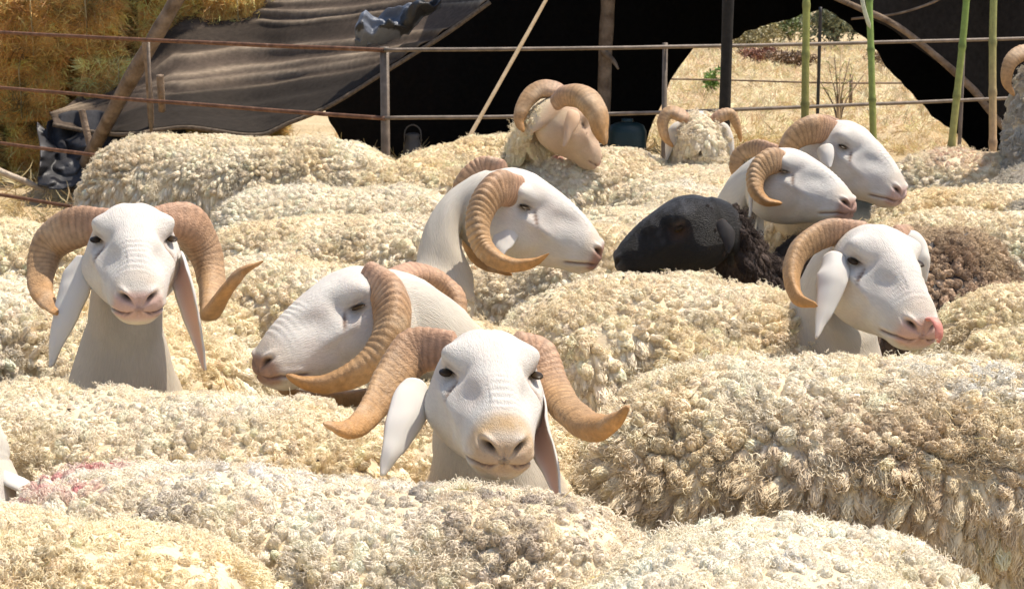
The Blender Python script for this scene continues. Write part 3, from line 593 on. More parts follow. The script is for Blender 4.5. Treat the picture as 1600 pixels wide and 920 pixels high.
# ------------------------------------------------------------------ ground, straw
M_GROUND = noisy('straw_soil', [(.25, (.40, .29, .16)), (.5, (.58, .45, .27)), (.75, (.68, .56, .36))], 1.3, 1, 30, .05, detail=9)
n_ = 90; gx = np.concatenate([-np.geomspace(400, 9, 12), np.linspace(-8.5, 12, n_), np.geomspace(13, 400, 12)]); gy = np.concatenate([[-40, -8], np.linspace(0, 50, 110), np.geomspace(54, 900, 14)])
X, Y = np.meshgrid(gx, gy); pts = np.stack([X, Y, 0*X], -1).reshape(-1, 3)
pts[:, 2] = (.05*fbm(pts, .9, 5)+.10*sstep(16, 30, pts[:, 1])*fbm(pts, .25, 6))*sstep(9, 12, pts[:, 1])-.0
gf = grid_faces(len(gy), len(gx), closed=False); gr = new_mesh('ground', pts, gf, M_GROUND); tag(gr, kind='structure')

def straw_mat():
    m, n, l, b = nodes_of('straw'); a = n.new('ShaderNodeAttribute'); a.attribute_type = 'INSTANCER'; a.attribute_name = 'lc'
    l.new(a.outputs['Color'], b.inputs['Base Color']); b.inputs['Roughness'].default_value = .55; return m
M_STRAW = straw_mat()
STRAWS = bpy.data.collections.new('straws')
for s in range(6):
    r = np.random.default_rng(s); mb = MB()
    for k in range(7):
        c = np.array([[0, 0, 0], [.05, 0, .33], [.12, .02, .66], [.28, 0, 1.]])*[1, 1, r.uniform(.5, 1.1)]; a = r.uniform(0, 6.28); R = np.array([[math.cos(a), -math.sin(a), 0], [math.sin(a), math.cos(a), 0], [0, 0, 1]])
        v, f = tube((c*[r.uniform(.3, 2.6), 1, 1])@R.T+[r.normal(0, .22), r.normal(0, .22), 0], [.022, .024, .02, .008], 3, (1, 0, 0)); mb.add(v, f)
    me = bpy.data.meshes.new('straw'); me.from_pydata(np.vstack(mb.v).tolist(), [], mb.f); me.materials.append(M_STRAW); STRAWS.objects.link(bpy.data.objects.new('straw', me))
SCAT_STRAW = make_scatter('straw_pieces', STRAWS)
def straw_cols(n, r, base=(.66, .50, .24), var=.22):
    return np.clip(np.array(base)*(1+r.normal(0, var, (n, 1)))*(1+r.normal(0, .05, (n, 3))), .02, .85)
r = np.random.default_rng(3)
def field(n, x0, x1, y0, y1, hs, base, name, keep=None):
    p = np.stack([r.uniform(x0, x1, n), y0+(y1-y0)*r.random(n)**1.2, 0*np.zeros(n)], 1)
    p[:, 2] = (.05*fbm(p, .9, 5)+.10*sstep(16, 30, p[:, 1])*fbm(p*[1, 1, 0], .25, 6))*sstep(9, 12, p[:, 1])
    D = nrm(np.stack([r.normal(0, 1, n), r.normal(0, 1, n), np.full(n, .55)], 1)); s_ = r.uniform(.5, 1.2, n)*hs*(1+p[:, 1]*.012)
    return scatter_obj(name, p, D, np.stack([s_, s_, s_], 1), straw_cols(n, r, base), 6, None, SCAT_STRAW, r)
field(9000, 1.2, 7.5, 15, 34, .10, (.78, .62, .37), 'dry_straw_litter')
field(5000, -7, 2, 9, 16, .12, (.62, .48, .24), 'dry_straw_litter')
field(2500, -2.5, 3, 7.6, 9.4, .10, (.55, .42, .22), 'dry_straw_litter')

# ------------------------------------------------------------------ hay bales
M_HAY = noisy('hay', [(.3, (.28, .14, .04)), (.5, (.88, .52, .15)), (.75, (.98, .68, .27))], 9, 1, 40, .06, detail=9)
M_TWINE = noisy('twine', [(.3, (.30, .22, .10)), (.7, (.48, .38, .2))], 60, .9, 200, .002)
def bale(cx, cy, cz, w, d, h, yaw, label, seed):
    t = empty('hay_bale', (cx, cy, cz-h/2), label, 'hay bale', 'hay bales stacked beside the tent'); t.rotation_euler = (0, 0, yaw); r = np.random.default_rng(seed)
    V, Fc = [], []
    for ax in range(3):
        for sg in (-1, 1):
            n = 14; a, b = np.meshgrid(np.linspace(-1, 1, n), np.linspace(-1, 1, n), indexing='ij'); q = np.zeros((n*n, 3)); o = [k for k in range(3) if k != ax]
            q[:, ax] = sg; q[:, o[0]] = a.ravel(); q[:, o[1]] = b.ravel(); Fc += [tuple(k+len(V)*n*n for k in f) for f in grid_faces(n, n, closed=False)]; V.append(q)
    v = np.vstack(V); rr = np.linalg.norm(v, axis=1, keepdims=True); v = v*(1-.10*np.clip(rr-1.2, 0, 1)); v = v*[w/2, d/2, h/2]+[0, 0, h/2]
    v = v+.028*np.stack([fbm(v+seed, 7, seed+q) for q in range(3)], 1)
    new_mesh('body', v, Fc, M_HAY, t)
    for x in (-w*.22, w*.22):
        c = [(x, -d/2-.012, .01), (x, -d/2-.016, h*.5), (x, -d/2-.012, h-.01), (x, 0, h+.014), (x, d/2, h-.01), (x, d/2+.01, .01)]
        a, f = tube(catmull(c, 20)+r.normal(0, .002, (20, 3)), .005, 5, (1, 0, 0)); new_mesh('twine', a, f, M_TWINE, t)
    n = 1500; p = []; N = []
    for (ax, sg, k) in ((1, -1, 800), (2, 1, 300), (0, 1, 250), (0, -1, 150)):
        q = r.uniform(-1, 1, (k, 3)); q[:, ax] = sg; p.append(q*[w/2, d/2, h/2]+[0, 0, h/2]); z = np.zeros((k, 3)); z[:, ax] = sg; N.append(z)
    p = np.vstack(p); N = np.vstack(N); D = nrm(N*.55+r.normal(0, .55, N.shape)+[0, 0, -.25]); s_ = r.uniform(.045, .11, n)
    shade = np.clip(.85+1.0*fbm(p+seed, 5, seed), .15, 1.5)[:, None]
    scatter_obj('loose_straw', p-N*.02, D, np.stack([s_, s_, s_], 1), np.clip(straw_cols(n, r, [(.98, .58, .19), (.95, .51, .15), (.98, .61, .22), (.90, .48, .14)][seed % 4], .3)*shade, .02, .85), 6, t, SCAT_STRAW, r)
words = [['lowest', 'second', 'third', 'fourth'], ['outer left', 'middle', 'right-hand', 'tent-side']]
k = 0
for row in range(4):
    x = -5.25+.22*(row % 2)
    for c in range(5):
        w = .95+.12*math.sin(row*3+c*5); k += 1
        if x+w < -1.2+0*row and not (row == 0 and c == 4):
            bale(x+w/2, 13.35+.10*math.sin(k*2.3)+row*.03, .21+row*.435, w-.10, .95, .40, .08+.06*math.sin(k*1.7),
                 f"golden hay bale, {['bottom', 'second', 'third', 'top'][row]} layer of the stack, {['first', 'second', 'third', 'fourth', 'fifth'][c]} from its left end", 50+k)
        x += w

# ------------------------------------------------------------------ tent
def canvas_mat(name, base, stripes=(), nsc=30):
    m, n, l, b = nodes_of(name); a = n.new('ShaderNodeAttribute'); a.attribute_name = 'col'
    x = noise_node(n, l, nsc, 6); r = ramp(n, l, x.outputs[0], [(.3, (.6, .6, .6)), (.7, (1, 1, 1))])
    l.new(mult(n, l, a.outputs['Color'], r.outputs[0]), b.inputs['Base Color']); b.inputs['Roughness'].default_value = .9; b.inputs['Specular IOR Level'].default_value = .15
    w = noise_node(n, l, 220, 2); bump(n, l, b, w.outputs[0], .004); return m
M_CANVAS = canvas_mat('canvas', None)
def sheet(name, P3, col, parent, folds=.02, seed=0, thick=.006):       # P3: (n,m,3) grid
    n, m = P3.shape[:2]; v = P3.reshape(-1, 3)+folds*np.stack([fbm(P3.reshape(-1, 3), 2.2, seed+q) for q in range(3)], 1)
    o = new_mesh(name, v, grid_faces(n, m, closed=False), M_CANVAS, parent, col=col.reshape(-1, 3))
    md = o.modifiers.new('thickness', 'SOLIDIFY'); md.thickness = thick; md.offset = 0; return o
tent = empty('tent', (0, 0, 0), 'long dark woven tent with striped sloping canvas and a black interior behind the pen', 'tent')
top = [(78, 178), (150, 134), (205, 95), (245, 50), (288, 12), (345, 14), (395, 6), (435, -28), (520, -60), (640, -90), (775, -120)]
hem = [(84, 192), (150, 204), (200, 207), (250, 200), (300, 196), (400, 208), (450, 190), (520, 160), (620, 98), (700, 48), (800, -25)]
a = np.array([P(x, y, 13.0 if i > 0 else 12.2) for i, (x, y) in enumerate(top)]); b = np.array([P(x, y, 11.3 if i > 1 else 12.1) for i, (x, y) in enumerate(hem)])
nu, nv = 150, 110; a = catmull(a, nu); b = catmull(b, nu); v_ = np.linspace(0, 1, nv)[None, :, None]; u_ = np.linspace(0, 1, nu)[:, None]
g = a[:, None]*(1-v_)+b[:, None]*v_
g[..., 2] -= .10*np.sin(np.pi*v_[..., 0])*np.sin(np.pi*u_)
tp_, hp_ = catmull(top, nu), catmull(hem, nu); pxy = tp_[:, None]*(1-v_)+hp_[:, None]*v_; vv = v_[..., 0]+0*u_
X_, Y_ = pxy[..., 0], pxy[..., 1]; qq = Y_-np.interp(X_, [80, 150, 230, 270, 400, 540, 780], [181, 156, 123, 104, 90, 81, 66])+3*fbm(g, 1.3, 31); ff = np.interp(X_, [80, 200, 240, 275, 540, 780], [.12, .25, .5, 1, .8, .7])
on = sstep(385, 415, X_); seams = [(-26*ff, 4.2*ff+.8, 1), (0*ff, 5.0*ff+.8, 1), (16*ff, 3.2*ff+.6, .8), (30*ff, 2*ff+.5, .35), (-60, 3.0, on), (-72, 2.4, on), (-86, 3.4, on), (-100, 2.5, on)]
fold = sum(G(qq-c_, w_*1.3)*k_ for c_, w_, k_ in seams); g[..., 2] += .020*fold+.008*np.sin(qq*.22+2*fbm(g, 1.2, 3))*(1-sstep(.8, 1, vv)); g[..., 1] -= .025*fold
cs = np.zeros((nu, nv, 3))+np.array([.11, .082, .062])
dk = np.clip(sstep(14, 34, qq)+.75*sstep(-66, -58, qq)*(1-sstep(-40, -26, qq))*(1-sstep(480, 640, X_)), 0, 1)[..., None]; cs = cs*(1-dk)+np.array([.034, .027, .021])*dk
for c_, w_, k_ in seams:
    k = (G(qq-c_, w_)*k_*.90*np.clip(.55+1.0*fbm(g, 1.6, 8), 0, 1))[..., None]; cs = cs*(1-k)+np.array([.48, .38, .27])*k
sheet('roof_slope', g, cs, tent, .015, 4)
# side skirt hanging at the left end
g = np.array([[P(x0+(x1-x0)*t, y0+(y1-y0)*t, 12.2-.25*t+.05*math.sin(i*1.3)) for t in np.linspace(0, 1, 24)] for i, (x0, y0, x1, y1) in enumerate([(82, 190, 62, 285), (105, 180, 95, 290), (130, 178, 128, 285), (160, 176, 165, 262), (195, 180, 200, 262), (240, 186, 245, 262), (290, 190, 300, 262)])])
g = np.stack([catmull(g[:, j], 60) for j in range(24)], 1); g[..., 1] += .05*np.sin(np.linspace(0, 30, 60))[:, None]
sheet('side_skirt', g, np.zeros(g.shape)+np.array([.055, .055, .06]), tent, .05, 6)
# back wall with the triangular gap
ed = [(470, 170), (505, 172), (515, 190), (535, 215), (560, 330), (990, 330), (1003, 262), (1018, 205), (1036, 160), (1050, 125), (1066, 98), (1085, 79), (1130, 66), (1165, 50), (1205, 36), (1255, 21), (1290, 14), (1313, 33), (1352, 62), (1370, 84), (1392, 112), (1415, 133), (1432, 150), (1455, 176), (1480, 196), (1520, 232), (1560, 262), (1600, 330), (1700, 330), (2000, 330)]
ex = np.array([e[0] for e in ed], float); ey = np.array([e[1] for e in ed], float); xs = np.unique(np.concatenate([ex, np.linspace(470, 2000, 260)])); yb = np.interp(xs, ex, ey)+3*vnoise(np.stack([xs*.12, xs*0, xs*0], 1), 1, 4)
g = np.array([[P(x, -260+(y+260)*t, 14.6) for t in np.linspace(0, 1, 34)] for x, y in zip(xs, yb)])
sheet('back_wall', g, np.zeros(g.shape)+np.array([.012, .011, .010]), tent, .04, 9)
# roof over the interior, front edge above the picture
g = np.array([[P(x, -150, 11.2)*(1-t)+P(x*1.0, -255, 14.6)*t+np.array([0, 0, -.12*math.sin(math.pi*t)]) for t in np.linspace(0, 1, 16)] for x in np.linspace(745, 2100, 50)])
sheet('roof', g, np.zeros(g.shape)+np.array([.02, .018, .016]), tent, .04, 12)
g = np.array([[P(2050+10*t, -255*(1-s)+330*s if False else -200+520*s, 11.2+3.4*t) for s in np.linspace(0, 1, 10)] for t in np.linspace(0, 1, 16)])
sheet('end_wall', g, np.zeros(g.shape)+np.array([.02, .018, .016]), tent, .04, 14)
# right front flap
fl = [(1290, -8), (1330, 12), (1400, 48), (1440, 78), (1480, 112), (1520, 150), (1560, 200), (1600, 262), (1700, 300), (1900, 300)]
fx = np.linspace(1290, 1900, 60); fy = np.interp(fx, [q[0] for q in fl], [q[1] for q in fl])
g = np.array([[P(x, -160+(y+160)*t, 11.5+.25*math.sin(x*.018)) for t in np.linspace(0, 1, 26)] for x, y in zip(fx, fy)])
sheet('front_flap', g, np.zeros(g.shape)+np.array([.042, .036, .032]), tent, .03, 16)
M_WOOD = noisy('weathered_wood', [(.3, (.13, .09, .06)), (.7, (.32, .24, .17))], 14, .85, 60, .012)
def pole(name, pts, rad, mat, parent=None, label=None, cat=None, n=40, knob=.12, m=10, seed=0, group=None):
    c = catmull(pts, n); r_ = np.interp(np.linspace(0, 1, n), np.linspace(0, 1, len(np.atleast_1d(rad))), np.atleast_1d(rad)); r_ = r_*(1+knob*vnoise(c, 9, seed))
    v, f = tube(c, r_, m, (1, 0, .1)); 
    if label: root = np.array([c[-1][0], c[-1][1], 0]); o = new_mesh(name, v-root, f, mat, parent, loc=root); tag(o, label, cat, group)
    else: o = new_mesh(name, v, f, mat, parent)
    return o
pole('pole', px((292, -30, 11.0), (250, 45, 11.1), (198, 135, 11.35), (150, 225, 11.8), (108, 302, 12.45)), [.043, .045, .046, .042, .036], M_WOOD, tent, seed=1)
pole('pole', px((226, 62, 11.0), (232, 125, 11.1), (236, 190, 11.3), (238, 270, 11.6)), .018, M_WOOD, tent, seed=2)
pole('pole', px((128, 172, 11.9), (134, 200, 11.9), (142, 232, 11.9)), .022, M_WOOD, tent, seed=3)
pole('pole', px((250, 118, 11.05), (252, 150, 11.1), (253, 172, 11.2)), .022, M_WOOD, tent, seed=4)
pole('pole', px((955, -160, 11.8), (950, 0, 11.9), (945, 110, 11.9), (942, 330, 12.0)), [.04, .044, .042, .04], M_WOOD, tent, seed=5)
pole('pole', px((942, 80, 11.85), (958, 95, 11.8), (966, 108, 11.75)), [.02, .016, .006], M_WOOD, tent, seed=6)
pole('pole', px((1285, -12, 11.2), (1340, 12, 11.2), (1400, 40, 11.2), (1465, 90, 11.25), (1520, 140, 11.3), (1545, 172, 11.3), (1590, 225, 11.4)), [.018, .018, .02, .024, .022, .02], M_WOOD, tent, seed=7)
pole('pole', px((1330, 30, 11.3), (1400, 22, 11.3), (1455, 5, 11.3), (1480, -10, 11.3)), [.008, .008, .009, .009], M_WOOD, tent, seed=8)
# hem rope along the slope's lower edge
pole('hem_rope', list(b[::6]+np.array([0, -.03, -.01])), .014, noisy('rope', [(.3, (.08, .06, .045)), (.7, (.18, .14, .1))], 60, .9, 200, .003), tent, n=120, m=7)

# crumpled plastic sheet lying on the canvas
M_PLAST = attr_mat('grey_plastic', .5, 20, .2, 60, .004, .5)
nx, ny = 70, 40; a_, b_ = np.meshgrid(np.linspace(0, 1, nx), np.linspace(0, 1, ny), indexing='ij')
cx = np.interp(a_, [0, .3, .6, 1], [556, 590, 640, 690]); cyt = np.interp(a_, [0, .15, .45, .75, 1], [55, 30, 28, 16, 10]); cyb = np.interp(a_, [0, .3, .6, 1], [84, 78, 55, 18])
pp = np.array([P(x, y, 11.42-.12*math.sin(math.pi*q)) for x, y, q in zip(cx.ravel(), (cyt+(cyb-cyt)*b_).ravel(), b_.ravel())])
cr = np.abs(fbm(pp, 5.5, 3)); pp = pp+np.stack([0*cr, -.22*cr, .16*cr], 1); pc = np.where((fbm(pp, 3.2, 21)+.1*fbm(pp, 12, 2) > -.02)[:, None], np.array([[.15, .17, .21]]), np.array([[.02, .022, .026]]))
o = new_mesh('plastic_sheet', pp-pp.mean(0), grid_faces(nx, ny, closed=False), M_PLAST, None, col=pc, loc=pp.mean(0)); tag(o, 'crumpled grey and black plastic sheet lying on the tent canvas', 'plastic sheet')
md = o.modifiers.new('thickness', 'SOLIDIFY'); md.thickness = .004
# black plastic beside the pole foot
pp = []; nx, ny = 50, 40
for i in range(nx):
    for j in range(ny):
        q, s = i/(nx-1), j/(ny-1); pp.append(P(58+75*q, 190+25*math.sin(q*3)+ (100-20*math.sin(q*3))*s, 12.25-.35*s))
pp = np.array(pp); cr = np.abs(fbm(pp, 4, 9)); pp += np.stack([.1*cr, -.3*cr, 0*cr], 1); c0 = pp.mean(0)*[1, 1, 0]
o = new_mesh('plastic_sheet', pp-c0, grid_faces(nx, ny, closed=False), M_PLAST, None, col=np.zeros((len(pp), 3))+np.array([.030, .030, .034]), loc=c0); tag(o, 'dark plastic sheet hanging in folds at the foot of the leaning tent pole', 'plastic sheet')
o.modifiers.new('thickness', 'SOLIDIFY').thickness = .004
pole('branch', px((-40, 250, 11.9), (10, 272, 11.9), (40, 284, 11.95), (70, 298, 12.0)), [.022, .02, .02, .01], noisy('pale_wood', [(.3, (.4, .32, .24)), (.7, (.62, .53, .42))], 20, .8, 80, .01), label='pale dry branch lying on the straw at the far left edge', cat='branch', seed=4)

# ------------------------------------------------------------------ rail fence
M_RUST = noisy('rusty_steel', [(.3, (.09, .045, .028)), (.6, (.19, .095, .055)), (.8, (.28, .20, .15))], 22, .7, 90, .003)
M_STEEL = noisy('grey_steel', [(.3, (.11, .085, .06)), (.7, (.22, .17, .13))], 22, .55, 90, .002, spec=.4)
fr = empty('rail_fence', tuple(P(600, 80, 9.15)*[1, 1, 0]), 'low metal rail fence with rusty and grey bars between the flock and the tent', 'fence'); FR0 = P(600, 80, 9.15)*[1, 1, 0]
def at(pxl, d, z): q = P(pxl, 0, d); return np.array([q[0], q[1], z])
def yd(y, z): return FPX*(CAM_H-z)/(y+73)
def rail(pts, rad, mat, nm='rail', seed=0):
    c = catmull(pts, 60)+.004*np.stack([0*np.arange(60)]*2+[fbm(np.array(catmull(pts, 60)), 1.2, seed)], 1); v, f = tube(c, rad, 10, (0, 0, 1)); new_mesh(nm, v-FR0, f, mat, fr)
corner = np.array([P(603, 0, 9.15)[0], 9.03])
def onpx(pxl, py, z):          # a point of height z on that pixel
    return PZ(pxl, py, z)
for z, L_, R__ in ((1.10, [(-250, 38), (0, 51), (230, 63), (430, 72), (600, 79)], [(600, 79), (830, 77), (1040, 74), (1300, 68), (1600, 60), (1800, 55)]),):
    base_l = [onpx(x, y, z) for x, y in L_]; base_r = [onpx(x, y, z) for x, y in R__]
for k, z in enumerate((1.10, .775, .445, .13)):
    rail([np.array([q[0], q[1], z]) for q in base_l], .0105, M_RUST, seed=k)
    rail([np.array([q[0], q[1], z]) for q in base_r], .0095, M_STEEL, seed=k+5)
def fpost(q, z0, z1, rad, mat):
    v, f = tube([[q[0], q[1]+.03, z1], [q[0], q[1]+.03, z1*.5+z0*.5], [q[0], q[1]+.03, z0]], rad, 12, (1, 0, 0)); new_mesh('post', v-FR0, f, mat, fr)
fpost(base_l[4], 0, 1.115, .022, M_STEEL); fpost(base_r[2], 0, 1.12, .013, M_STEEL); fpost(base_l[1]+[-.9, .3, 0], 0, 1.12, .02, M_RUST)
fpost(PZ(1508, 62, 1.10), 0, 1.12, .011, M_STEEL); fpost(base_l[2], .60, 1.1, .009, M_STEEL)
pole('wire_post', [PZ(1283, 66, 1.1)*[1, 1, 0]+[0, .05, 1.28], PZ(1283, 66, 1.1)*[1, 1, 0]+[0, .05, .7], PZ(1283, 66, 1.1)*[1, 1, 0]+[0, .05, 0]], .009, nodes_of('dark_iron')[0], label='thin dark iron rod standing beside the leftmost green cane', cat='rod', knob=.02)
bpy.data.materials['dark_iron'].node_tree.nodes['Principled BSDF'].inputs['Base Color'].default_value = (.03, .025, .022, 1)
M_BLACK = noisy('black_pipe', [(.3, (.012, .011, .01)), (.7, (.03, .027, .025))], 20, .6, 80, .002)
q = P(1131, 80, 8.75); pole('dark_post', [q*[1, 1, 0]+[.02, 0, 1.75], q*[1, 1, 0]+[.01, 0, .9], q*[1, 1, 0]], .0265, M_BLACK, label='thick black post in front of the rails, left of the gap in the tent', cat='post', knob=.04)
# canes
def cane(tx, bx, ty, by, d, rad, cols, label, seed):
    a0, b0 = P(tx, ty, d), P(bx, by, d); k = (0-a0[2])/(b0[2]-a0[2]); g0 = a0+(b0-a0)*k; n = 90; t = np.linspace(0, 1, n)[:, None]; c = g0*(1-t)+a0*t
    c = c+.012*np.stack([vnoise(c, 1.7, seed), vnoise(c, 1.5, seed+1), 0*t[:, 0]], 1); z = c[:, 2]; nodes = np.arange(.15, 3, .23)+.02*seed % .1
    dn = np.min(np.abs(z[:, None]-nodes[None]), 1); rr = rad*(1+.22*np.exp(-(dn/.012)**2))*(1-.15*t[:, 0]); v, f = tube(c, rr, 10, (1, 0, 0))
    w = np.interp(z, [.7, .95, 1.15, 1.4], [0, .35, .8, 1]); cc = np.array(cols[0])[None]*(1-w[:, None])+np.array(cols[1])[None]*w[:, None]; cc = cc*(1-.45*np.exp(-(dn/.010)**2))[:, None]
    o = new_mesh('cane', v-g0, f, M_CANE, None, col=np.repeat(cc, 10, 0), loc=g0); tag(o, label, 'cane', 'canes standing along the fence'); return g0
M_CANE = attr_mat('cane', .5, 50, .25, 120, .002, .35)
GRN, TAN, OLV = (.20, .27, .06), (.48, .33, .17), (.26, .25, .08)
cane(1261, 1257, -10, 190, 8.95, .020, ((.22, .20, .06), (.36, .38, .10)), 'olive green cane standing at the left side of the tent gap', 1)
cane(1358, 1365, -10, 190, 9.0, .018, ((.30, .30, .08), (.26, .40, .10)), 'bright green cane crossing the middle of the tent gap', 2)
cane(1510, 1490, -10, 200, 9.0, .019, ((.40, .36, .12), (.22, .34, .07)), 'leaning green cane just left of the tan one', 3)
cane(1553, 1549, -10, 220, 8.9, .020, ((.55, .36, .20), (.30, .33, .10)), 'cane turning from green to tan near the right edge', 4)
v, f = tube(catmull([P(1346, -20, 8.95), P(1348, 5, 8.95), P(1354, 28, 8.96), P(1360, 45, 8.98)], 16), [.004]+[.01]*13+[.006, .002], 8, (1, 0, 0), .2)
r0 = P(1360, 45, 8.98); o = new_mesh('cane_leaf', v-r0, f, M_CANE, None, col=np.zeros((len(v), 3))+np.array([.6, .62, .45]), loc=r0); tag(o, 'pale blade-like leaf hanging against the bright green cane', 'leaf')
M_LCANE = noisy('light_cane', [(.3, (.50, .36, .20)), (.7, (.68, .52, .33))], 30, .5, 90, .002)
g0 = P(700, 272, 8.2); a0 = P(860, -12, 8.45); pole('stick', [a0, (a0+g0)/2+[.004, 0, .004], g0+(g0-a0)*.9], [.0085, .009, .0095], M_LCANE, label='straight pale stick leaning across the dark tent opening', cat='stick', knob=.06)

# things inside the tent
M_TEAL = noisy('teal_plastic', [(.3, (.006, .020, .022)), (.7, (.010, .03, .032))], 6, .45, 60, .002, spec=.4)
def lathe(prof, m=28): 
    th = np.arange(m)/m*2*math.pi; v = np.array([[rr*math.cos(q), rr*math.sin(q), z] for rr, z in prof for q in th]); return v, grid_faces(len(prof), m, cap0=True, cap1=True)
c0 = P(980, 205, 11.5)*[1, 1, 0]; top_z = P(980, 188, 11.5)[2]
t = empty('barrel', tuple(c0), 'dark teal plastic barrel standing inside the tent behind the flock', 'barrel')
v, f = lathe([(.02, 0), (.10, .0), (.112, .04), (.118, .2), (.114, top_z*.5), (.118, top_z*.55), (.116, top_z-.07), (.10, top_z-.03), (.07, top_z-.015), (.02, top_z-.012)]); new_mesh('body', v, f, M_TEAL, t)
v, f = lathe([(.03, top_z-.02), (.035, top_z-.01), (.035, top_z+.01), (.01, top_z+.012)], 16); new_mesh('lid', v+[.0, 0, 0], f, M_TEAL, t)
c0 = P(645, 215, 11.6)*[1, 1, 0]; tz = P(645, 208, 11.6)[2]; M_CAN = noisy('dull_metal', [(.3, (.05, .045, .04)), (.7, (.1, .09, .08))], 20, .5, 80, .003, spec=.4)
t = empty('milk_can', tuple(c0), 'small grey metal can standing in the dark just behind the fence', 'can')
v, f = lathe([(.02, 0), (.055, 0), (.06, .03), (.06, tz-.1), (.045, tz-.05), (.038, tz-.03), (.045, tz-.01), (.03, tz), (.005, tz)], 20); new_mesh('body', v, f, M_CAN, t)
v, f = tube(catmull([(-.05, 0, tz-.06), (-.045, 0, tz+.02), (0, 0, tz+.05), (.045, 0, tz+.02), (.05, 0, tz-.06)], 14), .005, 6, (0, 1, 0)); new_mesh('handle', v, f, M_CAN, t)

# ------------------------------------------------------------------ beyond the tent
M_LEAF = straw_mat(); M_LEAF.name = 'leaf'
LEAVES = bpy.data.collections.new('leaf_tufts')
for s in range(4):
    r = np.random.default_rng(s+40); V = []; Fc = []
    for k in range(9):
        d = nrm(r.normal(0, 1, 3)+[0, 0, .6]); a = nrm(np.cross(d, r.normal(0, 1, 3))); b0 = r.normal(0, .25, 3); L_ = r.uniform(.5, 1); w = .16
        V += [b0, b0+d*L_*.5+a*w, b0+d*L_, b0+d*L_*.5-a*w+.06*np.cross(d, a)]; Fc.append(tuple(range(4*k, 4*k+4)))
    me = bpy.data.meshes.new('leaf_tuft'); me.from_pydata([list(q) for q in V], [], Fc); me.materials.append(M_LEAF); LEAVES.objects.link(bpy.data.objects.new('leaf_tuft', me))
SCAT_LEAF = make_scatter('leaf_tufts', LEAVES)
def shrub(pxl, pyb, w, h, base, label, seed, n=420):
    r = np.random.default_rng(seed); c0 = PZ(pxl, pyb, 0.0); t = empty('shrub', tuple(c0), label, 'shrub', 'shrubs in the dry field beyond the tent')
    mb = MB(); tips = []
    for k in range(9):
        a = r.uniform(0, 6.28); e = np.array([math.cos(a)*w*.42*r.uniform(.3, 1), math.sin(a)*w*.3, h*r.uniform(.55, .95)]); c = catmull([[0, 0, -.02], e*[.3, .3, .5], e], 8); v, f = tube(c, np.linspace(.018, .004, 8), 5, (1, 0, 0)); mb.add(v, f); tips.append(e)
    mb.build('stem', M_WOOD, t); tips = np.array(tips); q = tips[r.integers(0, 9, n)]*r.uniform(.45, 1.05, (n, 1))+r.normal(0, 1, (n, 3))*[w*.13, w*.12, h*.13]; q[:, 2] = np.abs(q[:, 2])+.02
    s_ = r.uniform(.05, .12, n)*(h/.6)**.3; scatter_obj('foliage', q, nrm(r.normal(0, 1, (n, 3))+[0, 0, .8]), np.stack([s_]*3, 1), np.clip(np.array(base)*(1+r.normal(0, .3, (n, 1))), .01, .6), 4, t, SCAT_LEAF, r)
shrub(1160, 80, 1.6, .45, (.30, .26, .12), 'low dry shrub beside the left side of the tent gap', 1)
shrub(1235, 66, 1.6, .8, (.15, .20, .06), 'green bush at the top of the tent gap left of the thin rod', 2, 700)
shrub(1185, 98, .6, .18, (.28, .13, .08), 'small reddish brown weed clump in the field', 3, 200)
shrub(1240, 108, .6, .20, (.22, .14, .08), 'brown weed clump next to the olive cane in the field', 4, 200)
shrub(1305, 72, 1.4, 1.0, (.22, .24, .14), 'grey-green bush right of the thin rod', 5, 700)
shrub(1390, 108, .6, .22, (.25, .17, .09), 'brown weed clump at the right side of the tent gap', 6, 220)
shrub(1112, 150, .12, .26, (.18, .30, .06), 'small bright green sprig in the field next to the black post', 7, 60)
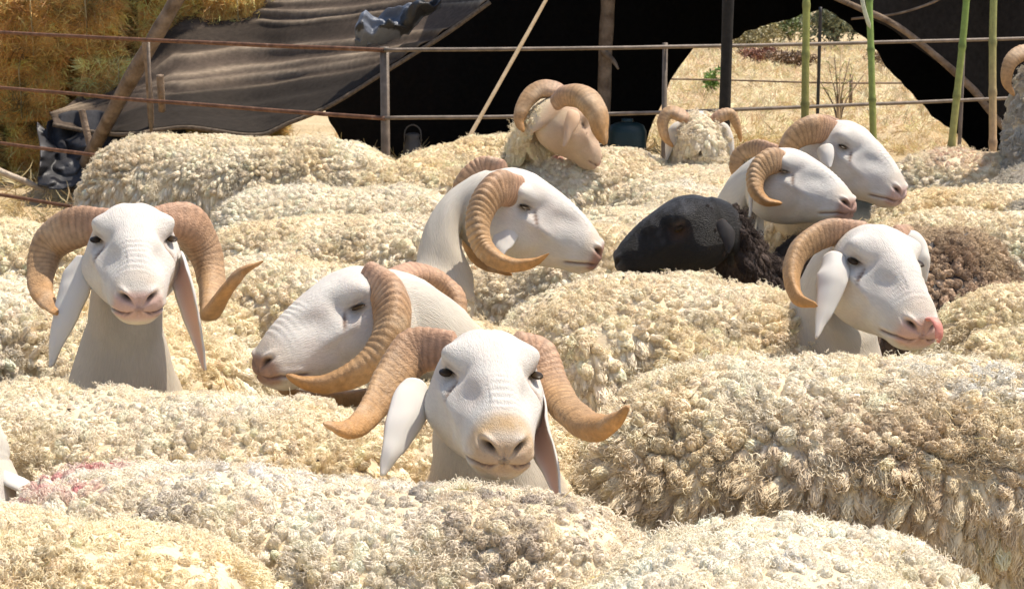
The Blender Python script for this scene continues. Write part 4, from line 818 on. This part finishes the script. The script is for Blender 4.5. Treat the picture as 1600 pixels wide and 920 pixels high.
# dry thistle inside the gap
t = empty('dry_thistle', tuple(PZ(1310, 205, 0.0)), 'tall dry thistle stalks with thin olive leaves behind the fence', 'plant'); r = np.random.default_rng(5); q0 = PZ(1310, 205, 0.0)
for k in range(7):
    e = P(1280+12*k, 55+18*abs(k-3)+r.uniform(0, 20), q0[1]/math.cos(PITCH)*1.0)-q0; c = catmull([[0, 0, 0], e*[.25, .3, .5]+[0, 0, 0], e], 12); v, f = tube(c, np.linspace(.012, .004, 12), 5, (1, 0, 0)); new_mesh('stem', v, f, M_LCANE if k % 2 else M_WOOD, t)
    for j in range(3):
        b0 = c[5+2*j]; d = np.array([r.uniform(-.16, .16), r.uniform(-.05, .05), .14]); v, f = tube(catmull([b0, b0+d*.6, b0+d+[d[0]*.5, 0, -.05]], 8), [.003, .008, .011, .011, .010, .008, .005, .002], 6, (0, 1, 0), .2)
        new_mesh('leaf', v, f, M_CANE, t, col=np.zeros((len(v), 3))+np.array([.34, .36, .10]))
wf = empty('wire_fence', tuple(PZ(1250, 128, .28)*[1, 1, 0]), 'single low wire strung across the dry field beyond the tent', 'wire fence'); w0 = PZ(1250, 128, .28)*[1, 1, 0]
v, f = tube(catmull([PZ(900, 122, .28), PZ(1110, 125, .27), PZ(1300, 130, .28), PZ(1480, 130, .29), PZ(1700, 130, .28)], 50), .010, 5, (0, 0, 1)); new_mesh('wire', v-w0, f, M_WOOD, wf)
for x in (905, 1330, 1690):
    q = PZ(x, 129, .28); v, f = tube([[q[0], q[1], .36], [q[0], q[1], .15], [q[0], q[1], 0]], .018, 6, (1, 0, 0)); new_mesh('post', v-w0, f, M_WOOD, wf)

# straw slivers and burrs caught in the fleeces
BITS = bpy.data.collections.new('bits')
for k in range(4):
    v, f = tube([[0, 0, -.5], [.04*k, .02, 0], [0, .03, .5]], [.035, .05, .02], 4, (1, 0, 0)); me = bpy.data.meshes.new('bit'); me.from_pydata(v.tolist(), [], f); me.materials.append(M_STRAW); BITS.objects.link(bpy.data.objects.new('bit', me))
SCAT_BITS = make_scatter('bits', BITS); r = np.random.default_rng(77)
p = np.vstack([q[0]+q[1]*(q[2]*.85)[:, None] for q in TOPS]); nb = 520; p = p[r.choice(len(p), nb, replace=False)]; dk = r.random(nb) < .45
cc = straw_cols(nb, r, (.62, .46, .2), .2); cc[dk] = np.array([.10, .07, .045]); L_ = np.where(dk, .007, .026)*r.uniform(.5, 1.4, nb); W_ = np.where(dk, .040, .022)
scatter_obj('straw_bits', p, r.normal(0, 1, (nb, 3))*[1, 1, .3], np.stack([W_, W_, L_], 1), cc, 4, None, SCAT_BITS, r)
